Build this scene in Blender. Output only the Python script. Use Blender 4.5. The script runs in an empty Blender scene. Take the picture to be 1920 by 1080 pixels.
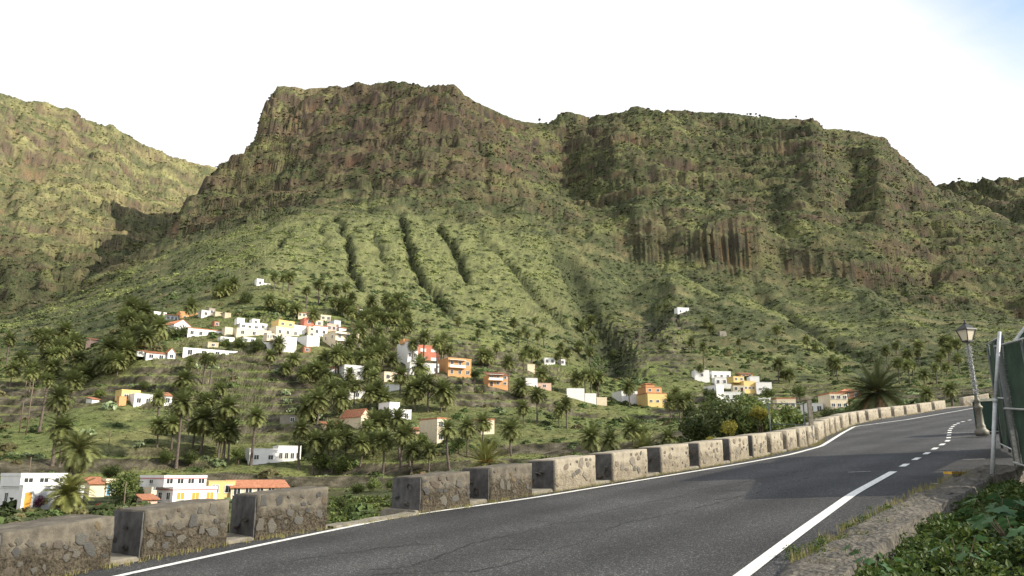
import bpy, bmesh, math, random
import numpy as np
from mathutils import Vector, Matrix

rng = np.random.default_rng(7)
random.seed(7)
SC = bpy.context.scene
COL = SC.collection
R = math.radians

# ------------------------------------------------------------------ camera
F = 1470.0                     # focal length in pixels of a 1920 wide picture
PITCH = R(13.4)
cam_d = bpy.data.cameras.new('camera')
cam_d.sensor_width = 36.0
cam_d.lens = F / 1920.0 * 36.0
cam_d.clip_start = 0.1
cam_d.clip_end = 6000
cam = bpy.data.objects.new('camera', cam_d)
COL.objects.link(cam)
cam.rotation_euler = (math.pi / 2 + PITCH, 0, 0)
SC.camera = cam
SC.render.resolution_x, SC.render.resolution_y = 1024, 576

# ------------------------------------------------------------------ world, sun, exposure
SUN_EL, SUN_AZ = R(28.5), R(106)          # azimuth clockwise from +Y (view direction): from the right, a little behind
sun_dir = Vector((math.sin(SUN_AZ) * math.cos(SUN_EL), math.cos(SUN_AZ) * math.cos(SUN_EL), math.sin(SUN_EL)))
W = bpy.data.worlds.new('World'); SC.world = W; W.use_nodes = True
nt = W.node_tree; nt.nodes.clear()
out = nt.nodes.new('ShaderNodeOutputWorld'); bg = nt.nodes.new('ShaderNodeBackground'); bg.inputs[1].default_value = 0.1
sky = nt.nodes.new('ShaderNodeTexSky'); sky.sky_type = 'NISHITA'; sky.sun_disc = False
sky.sun_elevation = SUN_EL; sky.sun_rotation = SUN_AZ; sky.air_density = 1.2; sky.dust_density = 2.0
tc = nt.nodes.new('ShaderNodeTexCoord')
mp = nt.nodes.new('ShaderNodeMapping'); mp.inputs['Scale'].default_value = (1.6, 1.6, 4.5); mp.inputs['Rotation'].default_value = (0.25, 0.35, 0)
nz = nt.nodes.new('ShaderNodeTexNoise'); nz.inputs['Scale'].default_value = 1.7; nz.inputs['Detail'].default_value = 7; nz.inputs['Roughness'].default_value = 0.55
# thin high cloud that thins out towards the upper right of the view
dot = nt.nodes.new('ShaderNodeVectorMath'); dot.operation = 'DOT_PRODUCT'
gap = Vector((0.65, 0.07, 0.75)).normalized(); dot.inputs[1].default_value = gap
mr = nt.nodes.new('ShaderNodeMapRange'); mr.inputs[1].default_value = 0.645; mr.inputs[2].default_value = 0.755; mr.inputs[3].default_value = 1.35; mr.inputs[4].default_value = 0.05
mul = nt.nodes.new('ShaderNodeMath'); mul.operation = 'MULTIPLY_ADD'; mul.inputs[1].default_value = 1.3
sub = nt.nodes.new('ShaderNodeMath'); sub.operation = 'SUBTRACT'; sub.inputs[1].default_value = 0.62; sub.use_clamp = True
mix = nt.nodes.new('ShaderNodeMixRGB'); mix.inputs[2].default_value = (8.4, 8.4, 8.5, 1)
sat = nt.nodes.new('ShaderNodeMixRGB'); sat.blend_type = 'MULTIPLY'; sat.inputs[0].default_value = 1; sat.inputs[2].default_value = (1.5, 1.75, 2.0, 1)
L = nt.links
L.new(tc.outputs['Generated'], mp.inputs[0]); L.new(mp.outputs[0], nz.inputs['Vector'])
L.new(tc.outputs['Generated'], dot.inputs[0]); L.new(dot.outputs['Value'], mr.inputs[0])
L.new(nz.outputs[0], mul.inputs[0]); L.new(mr.outputs[0], mul.inputs[2]); L.new(mul.outputs[0], sub.inputs[0])
L.new(sky.outputs[0], sat.inputs[1]); L.new(sub.outputs[0], mix.inputs[0]); L.new(sat.outputs[0], mix.inputs[1])
L.new(mix.outputs[0], bg.inputs[0]); L.new(bg.outputs[0], out.inputs[0])

sl = bpy.data.lights.new('sun', 'SUN'); sl.energy = 5.0; sl.angle = R(0.6); sl.color = (1.0, 0.90, 0.74)
so = bpy.data.objects.new('sun', sl); COL.objects.link(so)
so.rotation_euler = (-sun_dir).to_track_quat('-Z', 'Y').to_euler()
SC.view_settings.view_transform = 'Standard'; SC.view_settings.look = 'None'
SC.view_settings.exposure = 0.48; SC.view_settings.gamma = 1.0; SC.view_settings.use_curve_mapping = False
SC.cycles.max_bounces = 5; SC.cycles.diffuse_bounces = 3; SC.cycles.glossy_bounces = 2; SC.cycles.transparent_max_bounces = 6

# ------------------------------------------------------------------ numpy noise
def _hash(ix, iy, s):
    h = (ix.astype(np.int64) * 374761393 + iy.astype(np.int64) * 668265263 + s * 974634777) & 0xFFFFFFFF
    h = ((h ^ (h >> 13)) * 1274126177) & 0xFFFFFFFF
    return ((h ^ (h >> 16)) & 0xFFFF).astype(np.float32) / 65535.0
def noise(x, y, s=0):
    x = np.asarray(x, dtype=np.float32); y = np.asarray(y, dtype=np.float32)
    ix = np.floor(x); iy = np.floor(y); fx = x - ix; fy = y - iy
    ux = fx * fx * fx * (fx * (fx * 6 - 15) + 10); uy = fy * fy * fy * (fy * (fy * 6 - 15) + 10)
    def g(dx, dy):
        a = _hash(ix + dx, iy + dy, s) * (2 * np.pi)
        return np.cos(a) * (fx - dx) + np.sin(a) * (fy - dy)
    n0 = g(0, 0) * (1 - ux) + g(1, 0) * ux; n1 = g(0, 1) * (1 - ux) + g(1, 1) * ux
    return (n0 * (1 - uy) + n1 * uy) * 1.5
def fbm(x, y, o=4, s=0, gain=0.5):
    t = 0; a = 1.0
    for k in range(o):
        t = t + a * noise(x * (2.03 ** k) + 17.3 * k, y * (2.03 ** k) - 9.1 * k, s + k); a *= gain
    return t
def sstep(a, b, x):
    t = np.clip((x - a) / (b - a), 0, 1); return t * t * (3 - 2 * t)
def smax(a, b, k):
    h = np.clip(0.5 + 0.5 * (a - b) / k, 0, 1)
    return b * (1 - h) + a * h + k * h * (1 - h)

# ------------------------------------------------------------------ pixels of the photograph <-> the place
def ray(px, py):
    a = px - 960.0; b = 540.0 - py
    return np.array([a, F * math.cos(PITCH) - b * math.sin(PITCH), F * math.sin(PITCH) + b * math.cos(PITCH)])
def at_r(px, py, r):
    d = ray(px, py); return d * (r / math.hypot(d[0], d[1]))
HD = R(40); SU, CU = math.sin(HD), math.cos(HD)          # heading of the road
RA, RB = 0.094, -1.8                                     # the road climbs: z = RA*u + RB
def uv(x, y): return x * SU + y * CU, x * CU - y * SU
def xy(u, v): return u * SU + v * CU, u * CU - v * SU
def zroad(u): return RA * u + RB
def on_road(px, py, dz=0.0):
    d = ray(px, py); t = (RB + dz) / (d[2] - RA * (d[0] * SU + d[1] * CU)); return d * t
def road_uv(px, py, dz=0.0):
    P = on_road(px, py, dz); return uv(P[0], P[1])

WALL_PX = [(-230, 1165), (0, 1103), (207, 1062), (425, 1020), (613, 993), (790, 963), (1000, 929), (1200, 896), (1296, 881), (1359, 870), (1406, 861),
           (1440, 854), (1495, 842), (1527, 835), (1545, 821), (1575, 808), (1600, 797), (1650, 786), (1700, 779), (1750, 771), (1775, 766), (1825, 761)]
_w = np.array([road_uv(*q) for q in WALL_PX])
_w = _w[np.argsort(_w[:, 0])]
WU = np.concatenate([[-14], _w[:, 0], [120]]); WV = np.concatenate([[-12.2], _w[:, 1], [-13.0]])
_k = np.linspace(-14, 120, 400)
_s = np.interp(_k, WU, WV)
_s = np.convolve(np.pad(_s, 4, 'edge'), np.ones(9) / 9, 'valid')
def wall_v(u): return np.interp(u, _k, _s)

# ------------------------------------------------------------------ terrain: feature curves of the slopes (pixel, pixel, horizontal distance)
CURVES = [
 [(-300,1000,98),(100,985,98),(680,990,92),(1000,905,105),(1300,866,100),(1530,822,100),(1700,777,112),(1900,757,115),(2300,740,115)],
 [(-300,940,135),(100,940,130),(480,935,140),(700,905,150),(1000,868,150),(1300,820,170),(1530,785,180),(1700,763,180),(1900,745,180),(2300,730,180)],
 [(-300,870,180),(100,872,175),(480,868,190),(600,868,190),(850,850,175),(1000,832,190),(1300,787,240),(1530,762,260),(1700,735,280),(1900,715,300),(2300,700,300)],
 [(-300,800,240),(0,792,235),(150,772,235),(300,764,235),(480,764,235),(600,772,225),(850,772,225),(1000,762,240),(1200,754,300),(1300,747,310),(1530,730,350),(1700,702,380),(1900,680,400),(2300,660,400)],
 [(-300,720,310),(0,705,310),(150,700,300),(260,674,270),(460,670,270),(600,692,268),(850,702,270),(1000,702,300),(1150,692,360),(1300,692,370),(1530,682,420),(1700,652,470),(1900,640,500),(2300,600,500)],
 [(-300,655,430),(0,640,430),(150,610,430),(300,560,420),(500,505,420),(650,530,420),(850,580,420),(1000,600,440),(1130,615,480),(1300,610,520),(1530,610,540),(1700,605,560),(1900,600,600),(2300,580,600)],
 [(-300,600,540),(0,610,530),(150,575,540),(300,505,570),(420,455,590),(540,410,600),(750,400,610),(900,420,610),(1050,470,590),(1130,505,600),(1180,488,648),(1300,489,653),(1420,496,660),(1450,508,658),(1500,528,662),(1600,548,668),(1690,540,690),(1750,545,690),(1900,565,710),(2300,560,720)],
 [(-300,590,600),(0,600,590),(150,560,600),(300,450,690),(400,390,720),(540,330,748),(750,310,735),(950,335,722),(1080,395,712),(1150,440,672),(1200,436,662),(1300,434,665),(1420,446,676),(1450,455,700),(1500,468,682),(1600,482,690),(1690,490,712),(1750,470,760),(1900,490,800),(2300,490,820)],
 [(-300,585,640),(0,595,620),(150,545,640),(300,440,710),(350,360,760),(450,290,825),(540,230,850),(750,215,830),(930,265,805),(960,285,810),(1060,350,860),(1150,385,750),(1200,360,765),(1300,350,800),(1450,360,805),(1530,320,835),(1600,355,880),(1650,330,850),(1700,375,860),(1900,420,900),(2300,420,950)],
 [(-300,580,660),(0,590,650),(150,535,680),(240,470,710),(312,425,740),(328,382,765),(380,325,800),(430,297,830),(478,252,870),(493,190,890),(520,152,900),(560,145,897),(620,146,893),(660,155,890),(700,157,888),(740,150,885),(850,157,880),(900,185,895),(970,213,940),(1010,218,960),(1060,210,980),(1100,216,1000),(1180,203,1030),(1290,203,1050),(1400,213,1060),(1520,222,1070),(1550,240,1070),(1600,247,1080),(1660,260,1090),(1700,295,1090),(1730,325,1080),(1760,352,1070),(1850,392,1050),(1920,430,1050),(2300,500,1050)],
]
LEFT = [
 [(-300,610,560),(0,590,640),(150,560,730),(250,500,850),(330,470,930),(450,470,980)],
 [(-300,440,780),(0,440,870),(150,430,940),(250,420,1020),(330,420,1090),(450,430,1150)],
 [(-300,290,960),(0,320,1030),(150,320,1110),(280,350,1200),(380,360,1270),(450,380,1300)],
 [(-300,110,1120),(0,171,1210),(60,188,1240),(110,200,1260),(140,203,1275),(200,240,1300),(280,275,1340),(330,300,1370),(385,313,1400),(450,335,1420),(600,400,1440)],
]
RIGHT = [
 [(1500,640,640),(1700,600,720),(1920,590,760),(2300,580,760)],
 [(1500,500,900),(1700,470,950),(1920,440,980),(2300,400,1000)],
 [(1500,400,1200),(1700,385,1250),(1800,368,1250),(1920,352,1250),(2300,300,1250)],
 [(1500,385,1300),(1700,360,1300),(1745,346,1300),(1800,339,1300),(1850,332,1300),(1920,323,1300),(2300,280,1300)],
]
AZ = np.radians(np.linspace(-64, 64, 1025))
RG = np.concatenate([np.linspace(1, 60, 60), np.linspace(61, 2300, 1900)])
def curve_table(curves, near, far_slope, sm):
    rk, zk = [], []
    for ci, c in enumerate(curves):
        P = np.array([at_r(*q) for q in c]); az = np.arctan2(P[:, 0], P[:, 1]); o = np.argsort(az)
        rr = np.interp(AZ, az[o], np.hypot(P[o, 0], P[o, 1])); zz = np.interp(AZ, az[o], P[o, 2])
        n = 3 if (ci == len(curves) - 1) else sm
        k = np.hanning(n + 2)[1:-1]; k /= k.sum()
        rk.append(np.convolve(np.pad(rr, n // 2, 'edge'), k, 'valid')); zk.append(np.convolve(np.pad(zz, n // 2, 'edge'), k, 'valid'))
    rk = np.array(rk); zk = np.array(zk)
    tab = np.empty((len(AZ), len(RG)), np.float32)
    for i in range(len(AZ)):
        r = [near[0]]; z = [near[1] if near[1] is not None else zk[0, i] - (rk[0, i] - near[0]) * near[2]]
        for a, b in zip(rk[:, i], zk[:, i]):
            if a > r[-1] + 1.5: r.append(a); z.append(b)
        r.append(r[-1] + 60); z.append(z[-1] - 60 * far_slope * 0.15)
        r.append(r[-1] + 900); z.append(z[-1] - 900 * far_slope)
        r = np.array(r); z = np.array(z)
        h = np.diff(r); d = np.diff(z) / h; m = np.zeros_like(z)
        s = d[:-1] * d[1:] > 0
        w1 = 2 * h[1:] + h[:-1]; w2 = h[1:] + 2 * h[:-1]
        with np.errstate(divide='ignore', invalid='ignore'):
            mm = (w1 + w2) / (w1 / d[:-1] + w2 / d[1:])
        m[1:-1] = np.where(s, mm, 0); m[0] = d[0]; m[-1] = d[-1]
        j = np.clip(np.searchsorted(r, RG) - 1, 0, len(h) - 1); t = (RG - r[j]) / h[j]
        t2 = np.clip(t, -1e3, 1e3)
        hz = (2*t2**3-3*t2**2+1)*z[j] + (t2**3-2*t2**2+t2)*h[j]*m[j] + (-2*t2**3+3*t2**2)*z[j+1] + (t2**3-t2**2)*h[j]*m[j+1]
        lin = z[j] + t * (z[j+1] - z[j])
        q = np.where((t < 0) | (t > 1), np.where(t < 0, z[0], z[-1]), 0.5 * hz + 0.5 * lin)
        tab[i] = q
    return tab
TM = curve_table(CURVES, (25, -7.0), 0.45, 13)
TL = curve_table(LEFT, (500, None, 0.25), 0.3, 13)
TR = curve_table(RIGHT, (450, None, 0.3), 0.25, 13)
def look(tab, az, r):
    fa = np.clip((az - AZ[0]) / (AZ[1] - AZ[0]), 0, len(AZ) - 1.001)
    fr = np.where(r < 60, r - 1, 60 + (r - 61) / (2239 / 1899.0)); fr = np.clip(fr, 0, len(RG) - 1.001)
    i = fa.astype(int); j = fr.astype(int); a = fa - i; b = fr - j
    return (tab[i, j] * (1 - a) + tab[i + 1, j] * a) * (1 - b) + (tab[i, j + 1] * (1 - a) + tab[i + 1, j + 1] * a) * b
def ridge(x, y, pts, sL, sR):
    P = [at_r(*q) for q in pts]; best = np.full(np.shape(x), -1e4)
    for A, B in zip(P[:-1], P[1:]):
        ex, ey = B[0] - A[0], B[1] - A[1]; l2 = ex * ex + ey * ey
        t = np.clip(((x - A[0]) * ex + (y - A[1]) * ey) / l2, 0, 1)
        dx = x - A[0] - t * ex; dy = y - A[1] - t * ey; d = np.hypot(dx, dy)
        side = ex * dy - ey * dx        # >0: left of A->B
        s = np.where(side > 0, sL, sR)
        best = np.maximum(best, A[2] + t * (B[2] - A[2]) - s * np.sqrt(d * d + 9) + s * 3)
    return best
SPUR = [(1262,512,585),(1272,560,520),(1262,605,478),(1240,655,420),(1215,705,365)]
SPUR2 = [(1262,512,585),(1350,556,545),(1450,603,505),(1560,655,462),(1660,697,432)]
HUMP = [(1400,520,690),(1500,512,680),(1575,518,655),(1650,565,590),(1720,620,520),(1800,690,440)]
DARK = [(1950,330,1180),(1965,400,1020),(1990,470,900)]
# gullies in the scree fan: pixel polylines laid on the slope
GULLY = [([(632,405),(652,450),(662,500),(672,530)],6.0,4.5),([(690,425),(715,475),(735,510)],2.5,4),([(752,400),(762,450),(775,500),(800,530),(840,580)],7.0,5.5),
         ([(822,420),(845,455),(868,490),(872,520)],7.0,6.0),([(545,430),(520,460),(470,490)],4.0,5),([(900,440),(960,500),(1010,560),(1060,610)],4.0,7),
         ([(1060,480),(1100,560),(1135,640),(1140,690)],11.0,20),([(1420,545),(1480,590),(1550,640),(1620,670)],4.5,13),([(600,420),(608,470)],2.5,4)]
_gl = []
for g, dep, wid in GULLY:
    pts = []
    for px, py in g:
        d = ray(px, py); az = math.atan2(d[0], d[1]); tn = d[2] / math.hypot(d[0], d[1])
        rr = np.linspace(120, 900, 1500); zz = look(TM, np.full(1500, az), rr); hit = np.argmax(zz > rr * tn)
        pts.append((rr[hit], az))
    pts.sort(); _gl.append((np.array(pts), dep, wid))

def Z(x, y, want=False):
    x = np.asarray(x, float); y = np.asarray(y, float)
    az = np.arctan2(x, y); r = np.hypot(x, y)
    up = sstep(560, 720, r)                                 # upper mountain
    la = az * 700
    clf = sstep(0.11, 0.145, az) * (1 - sstep(0.45, 0.50, az)) * np.clip(0.75 + 0.8 * noise(la / 35, r * 0 + 3.3, 34), 0.15, 1) * sstep(630, 650, r) * (1 - sstep(674, 696, r))   # column cliffs, right
    rib = (np.abs(noise(la / 6.5 + noise(la / 30, r / 40, 32), r / 200, 31)) * 4.5 + noise(la / 2.6, r / 150, 33) * 2.2) * clf + fbm(la / 42, r / 200, 2, 41) * (1.5 * up + 7 * clf) + fbm(la / 130, r / 260, 2, 43) * 14 * up
    z0 = np.maximum(look(TM, az, r), np.where(az < -0.2, look(TL, az, r), -99)); rz_ = up * (1 - clf)
    rib = rib + (fbm(la / 30, z0 / 7, 4, 35) * 6.5 + fbm(la / 80, z0 / 26, 2, 37) * 9) * rz_
    M = look(TM, az + fbm(x / 90, y / 90, 2, 5) * 0.004 * up, r + rib)
    Lz = look(TL, az, r + rib * 1.3 + fbm(az * 1000 / 60, r / 400, 3, 51) * 22)
    Rz = look(TR, az, r + rib * 1.2)
    Lz = Lz - np.clip(700 - r, 0, None) * 1.2 - 1500 * np.clip(az + 0.25, 0, None); Rz = Rz - np.clip(700 - r, 0, None) * 1.2 - 1500 * np.clip(0.38 - az, 0, None)
    z = smax(M, Lz, 4); z = smax(z, Rz, 4)
    wob = fbm(x / 30, y / 30, 3, 61) * 5
    sp = ridge(x + wob, y, SPUR, 0.6, 1.0); hp = ridge(x + wob, y, HUMP, 0.8, 0.6); dk = ridge(x, y, DARK, 1.2, 1.2)
    sp = np.maximum(sp, ridge(x, y + wob, SPUR2, 0.75, 0.5))
    z = smax(z, sp, 3); z = smax(z, hp, 5); z = smax(z, dk, 4)
    gul = np.zeros_like(z)
    for pts, dep, wid in _gl:
        ga = np.interp(r, pts[:, 0], pts[:, 1]); inside = sstep(pts[0, 0] - 25, pts[0, 0] + 15, r) * (1 - sstep(pts[-1, 0] - 5, pts[-1, 0] + 25, r))
        dd = (az - ga) * r + noise(r / 26, ga * 50, 71) * 3.5 + noise(r / 7, ga * 50, 73) * 1.6
        gul = np.maximum(gul, inside * np.exp(-(dd / (wid * (0.55 + 0.4 * noise(r / 18, ga * 90, 75)))) ** 2) * dep)
    z = z - gul
    hi = sstep(330, 620, r)
    z = z + fbm(x / 70, y / 70, 4, 81) * (1.0 + 6.0 * up * (1 - 0.75 * sstep(800, 880, r))) + fbm(x / 14, y / 14, 3, 91) * (0.35 + 0.6 * hi + 1.5 * up)
    g2 = 1 - np.abs(noise(la / 30 + noise(r / 90, la / 90, 13) * 0.6, r / 260, 101)); z = z - (np.clip(g2, 0, 1) ** 4) * (0.8 * hi + 3.0 * up)
    # lava strata: benches and cliffs on the upper mountain
    clm = np.zeros_like(z)
    band = fbm(x / 260, y / 260, 2, 111) * 9 + x * 0.012
    cw = sstep(0.09, 0.12, az) * (1 - sstep(0.46, 0.50, az)) * sstep(600, 625, r) * (1 - sstep(735, 775, r))
    for P, k0, sd in ((36.0, 0.35, 121), (13.0, 0.6, 125), (4.8, 0.25, 127)):
        ph = (z + band) / P; fr = ph - np.floor(ph)
        amt = up * (1 - cw) * np.clip(k0 + fbm(x / 75, y / 75, 2, sd) * 0.9, 0.0, 0.95)
        st = np.where(fr < 0.66, fr * 0.22 / 0.66, 0.22 + (fr - 0.66) * 0.78 / 0.34)      # bench, then cliff
        z = z + amt * P * (st - fr); clm = np.maximum(clm, amt * sstep(0.62, 0.70, fr) * (1 - sstep(0.93, 1.0, fr)) * (1.0 if P > 20 else (0.75 if P > 6 else 0.4)))
    # dry stone terraces in the valley
    T = 3.2
    tm = sstep(135, 160, r) * (1 - sstep(330, 420, r)) * sstep(-0.05, 0.25, fbm(x / 60, y / 60, 2, 131) + 0.16)
    tm = np.maximum(tm, (1 - sstep(14, 28, np.abs((az - R(-17.8)) * r))) * sstep(195, 215, r) * (1 - sstep(266, 276, r)))
    tm = np.maximum(tm, sstep(R(5.8), R(7.5), az) * (1 - sstep(R(12), R(15), az)) * sstep(345, 370, r) * (1 - sstep(490, 530, r)))
    q = (z + fbm(x / 40, y / 40, 2, 141) * 1.3) / T; fl = np.floor(q); fr = q - fl
    zt = z + (np.clip((fr - 0.62) / 0.38, 0, 1) - fr) * T
    riser = tm * sstep(0.60, 0.68, fr)
    z = z + (zt - z) * tm * 0.9
    # bank below the road, flat ground beside it
    u, v = uv(x, y); dl = wall_v(u) - v
    bank = zroad(u) - 0.35 - np.clip(dl - 0.7, 0, None) * 0.75
    near = 1 - sstep(88, 104, r)
    bank = np.where(dl > 0, bank, zroad(u) - 0.35)
    z = np.where(near > 0, np.where(dl > -0.5, np.maximum(z * 1.0, bank * near + z * (1 - near)), (zroad(u) - 0.35) * near + z * (1 - near)), z)
    z = np.where((dl > -0.6) & (r < 95), np.minimum(z, np.maximum(zroad(u) - 0.35 - np.clip(dl - 0.7, 0, None) * 0.2, -50)), z)
    if want: return z, riser, gul, tm, clm, clf
    return z
_T = np.concatenate([np.arange(60, 420, 0.9), np.arange(420, 900, 2.5)])
def hits(pix):
    """first points where the lines of sight of a list of pixels meet the ground"""
    D = np.array([ray(*q) for q in pix]); h = np.hypot(D[:, 0], D[:, 1]); D = D / h[:, None]
    x = D[:, :1] * _T[None]; y = D[:, 1:2] * _T[None]; zz = Z(x, y); dz = zz - D[:, 2:] * _T[None]
    dz[:, _T < 62] = -1
    res = []
    for i in range(len(pix)):
        k = np.argmax(dz[i] > 0)
        if not (dz[i] > 0).any(): k = int(np.argmin(np.abs(dz[i][40:])) + 40)
        k = max(k, 1); a, b = dz[i][k - 1], dz[i][k]; t = _T[k - 1] + (_T[k] - _T[k - 1]) * (0.5 if b == a else np.clip(-a / (b - a), 0, 1))
        res.append(D[i] * t)
    return np.array(res)

# ------------------------------------------------------------------ materials
MATS = {}
def nodes(name):
    m = bpy.data.materials.new(name); m.use_nodes = True; t = m.node_tree
    b = t.nodes['Principled BSDF']; MATS[name] = m
    return m, t, b
def ramp(t, stops):
    c = t.nodes.new('ShaderNodeValToRGB'); e = c.color_ramp.elements
    while len(e) < len(stops): e.new(0.5)
    for k, (p, col) in enumerate(stops): e[k].position = p; e[k].color = (*col, 1)
    return c
def coords(t, kind='Object', scale=1.0):
    c = t.nodes.new('ShaderNodeTexCoord'); m = t.nodes.new('ShaderNodeMapping')
    m.inputs['Scale'].default_value = (scale,) * 3 if not isinstance(scale, tuple) else scale
    t.links.new(c.outputs[kind], m.inputs[0]); return m.outputs[0]
def noise_n(t, vec, scale, detail=4, rough=0.55):
    n = t.nodes.new('ShaderNodeTexNoise'); n.inputs['Scale'].default_value = scale; n.inputs['Detail'].default_value = detail; n.inputs['Roughness'].default_value = rough
    t.links.new(vec, n.inputs['Vector']); return n
def bump(t, b, h, dist, strength=0.6):
    n = t.nodes.new('ShaderNodeBump'); n.inputs['Distance'].default_value = dist; n.inputs['Strength'].default_value = strength
    t.links.new(h, n.inputs['Height']); t.links.new(n.outputs[0], b.inputs['Normal'])
def plain(name, col, rough=0.8, var=0.15, scale=3.0, bmp=0.0, kind='Object', metal=0.0, spec=0.3):
    m, t, b = nodes(name); v = coords(t, kind)
    n = noise_n(t, v, scale, 5, 0.6)
    lo = tuple(max(0, c * (1 - var * 1.6)) for c in col); hi = tuple(min(1, c * (1 + var)) for c in col)
    r = ramp(t, [(0.3, lo), (0.7, hi)]); t.links.new(n.outputs[0], r.inputs[0]); t.links.new(r.outputs[0], b.inputs['Base Color'])
    b.inputs['Roughness'].default_value = rough; b.inputs['Metallic'].default_value = metal; b.inputs['Specular IOR Level'].default_value = spec
    if bmp: bump(t, b, n.outputs[0], bmp)
    return m
def leafmat(name, c_young, c_old, trans=0.25, attr='age', rnd=0.35):
    """foliage: colour by the leaf's age (attribute), varied a little per plant"""
    m, t, b = nodes(name)
    a = t.nodes.new('ShaderNodeAttribute'); a.attribute_name = attr
    r = ramp(t, [(0.0, c_young), (0.62, tuple(0.6 * x + 0.4 * y for x, y in zip(c_young, c_old))), (1.0, c_old)])
    t.links.new(a.outputs['Fac'], r.inputs[0])
    oi = t.nodes.new('ShaderNodeObjectInfo'); hs = t.nodes.new('ShaderNodeHueSaturation')
    mr = t.nodes.new('ShaderNodeMapRange'); mr.inputs[3].default_value = 1 - rnd; mr.inputs[4].default_value = 1 + rnd
    t.links.new(oi.outputs['Random'], mr.inputs[0]); t.links.new(mr.outputs[0], hs.inputs['Value']); t.links.new(r.outputs[0], hs.inputs['Color'])
    t.links.new(hs.outputs[0], b.inputs['Base Color']); b.inputs['Roughness'].default_value = 0.55; b.inputs['Specular IOR Level'].default_value = 0.25
    tr = t.nodes.new('ShaderNodeBsdfTranslucent'); t.links.new(hs.outputs[0], tr.inputs[0]); mx = t.nodes.new('ShaderNodeMixShader'); mx.inputs[0].default_value = trans
    o = t.nodes['Material Output']; t.links.new(b.outputs[0], mx.inputs[1]); t.links.new(tr.outputs[0], mx.inputs[2]); t.links.new(mx.outputs[0], o.inputs[0])
    return m

m, t, b = nodes('ground')
ac = t.nodes.new('ShaderNodeAttribute'); ac.attribute_name = 'Col'
v = coords(t, 'Object'); n1 = noise_n(t, v, 0.85, 6, 0.75); n2 = noise_n(t, v, 0.16, 4, 0.6)
r1 = ramp(t, [(0.30, (0.30,) * 3), (0.70, (1.55,) * 3)]); t.links.new(n1.outputs[0], r1.inputs[0])
mm = t.nodes.new('ShaderNodeMixRGB'); mm.blend_type = 'MULTIPLY'; mm.inputs[0].default_value = 0.8
t.links.new(ac.outputs['Color'], mm.inputs[1]); t.links.new(r1.outputs[0], mm.inputs[2]); t.links.new(mm.outputs[0], b.inputs['Base Color'])
b.inputs['Roughness'].default_value = 0.95; b.inputs['Specular IOR Level'].default_value = 0.1
bump(t, b, n1.outputs[0], 1.2, 0.9)

# ------------------------------------------------------------------ object helpers
def new_mesh(name, verts, faces, mat=None, smooth=False, attr=None):
    me = bpy.data.meshes.new(name); me.from_pydata([tuple(map(float, q)) for q in verts], [], faces)
    if mat: me.materials.append(MATS[mat] if isinstance(mat, str) else mat)
    if smooth: me.polygons.foreach_set('use_smooth', [True] * len(me.polygons))
    if attr:
        for k, vals in attr.items():
            a = me.attributes.new(k, 'FLOAT', 'POINT'); a.data.foreach_set('value', np.asarray(vals, np.float32))
    me.update(); return me
def fast_mesh(name, V, Q, mat=None, smooth=False):
    """V (n,3), Q (m,k) all faces with k corners"""
    V = np.asarray(V, np.float32); Q = np.asarray(Q, np.int32); k = Q.shape[1]
    me = bpy.data.meshes.new(name); me.vertices.add(len(V)); me.vertices.foreach_set('co', V.ravel())
    me.loops.add(Q.size); me.loops.foreach_set('vertex_index', Q.ravel()); me.polygons.add(len(Q))
    me.polygons.foreach_set('loop_start', np.arange(0, Q.size, k, dtype=np.int32)); me.polygons.foreach_set('loop_total', np.full(len(Q), k, np.int32))
    if smooth: me.polygons.foreach_set('use_smooth', np.ones(len(Q), bool))
    me.update(calc_edges=True)
    if mat: me.materials.append(MATS[mat] if isinstance(mat, str) else mat)
    return me
def obj(name, me, parent=None, loc=None, rot=None, scale=None):
    o = bpy.data.objects.new(name, me); COL.objects.link(o)
    if parent is not None: o.parent = parent
    if loc is not None: o.location = loc
    if rot is not None: o.rotation_euler = rot
    if scale is not None: o.scale = scale
    return o
def empty(name, loc, rz=0.0):
    o = bpy.data.objects.new(name, None); o.empty_display_size = 0.2; COL.objects.link(o); o.location = loc; o.rotation_euler = (0, 0, rz); return o
def tag(o, label=None, cat=None, group=None, kind=None):
    if label: o['label'] = label
    if cat: o['category'] = cat
    if group: o['group'] = group
    if kind: o['kind'] = kind
    return o
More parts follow.
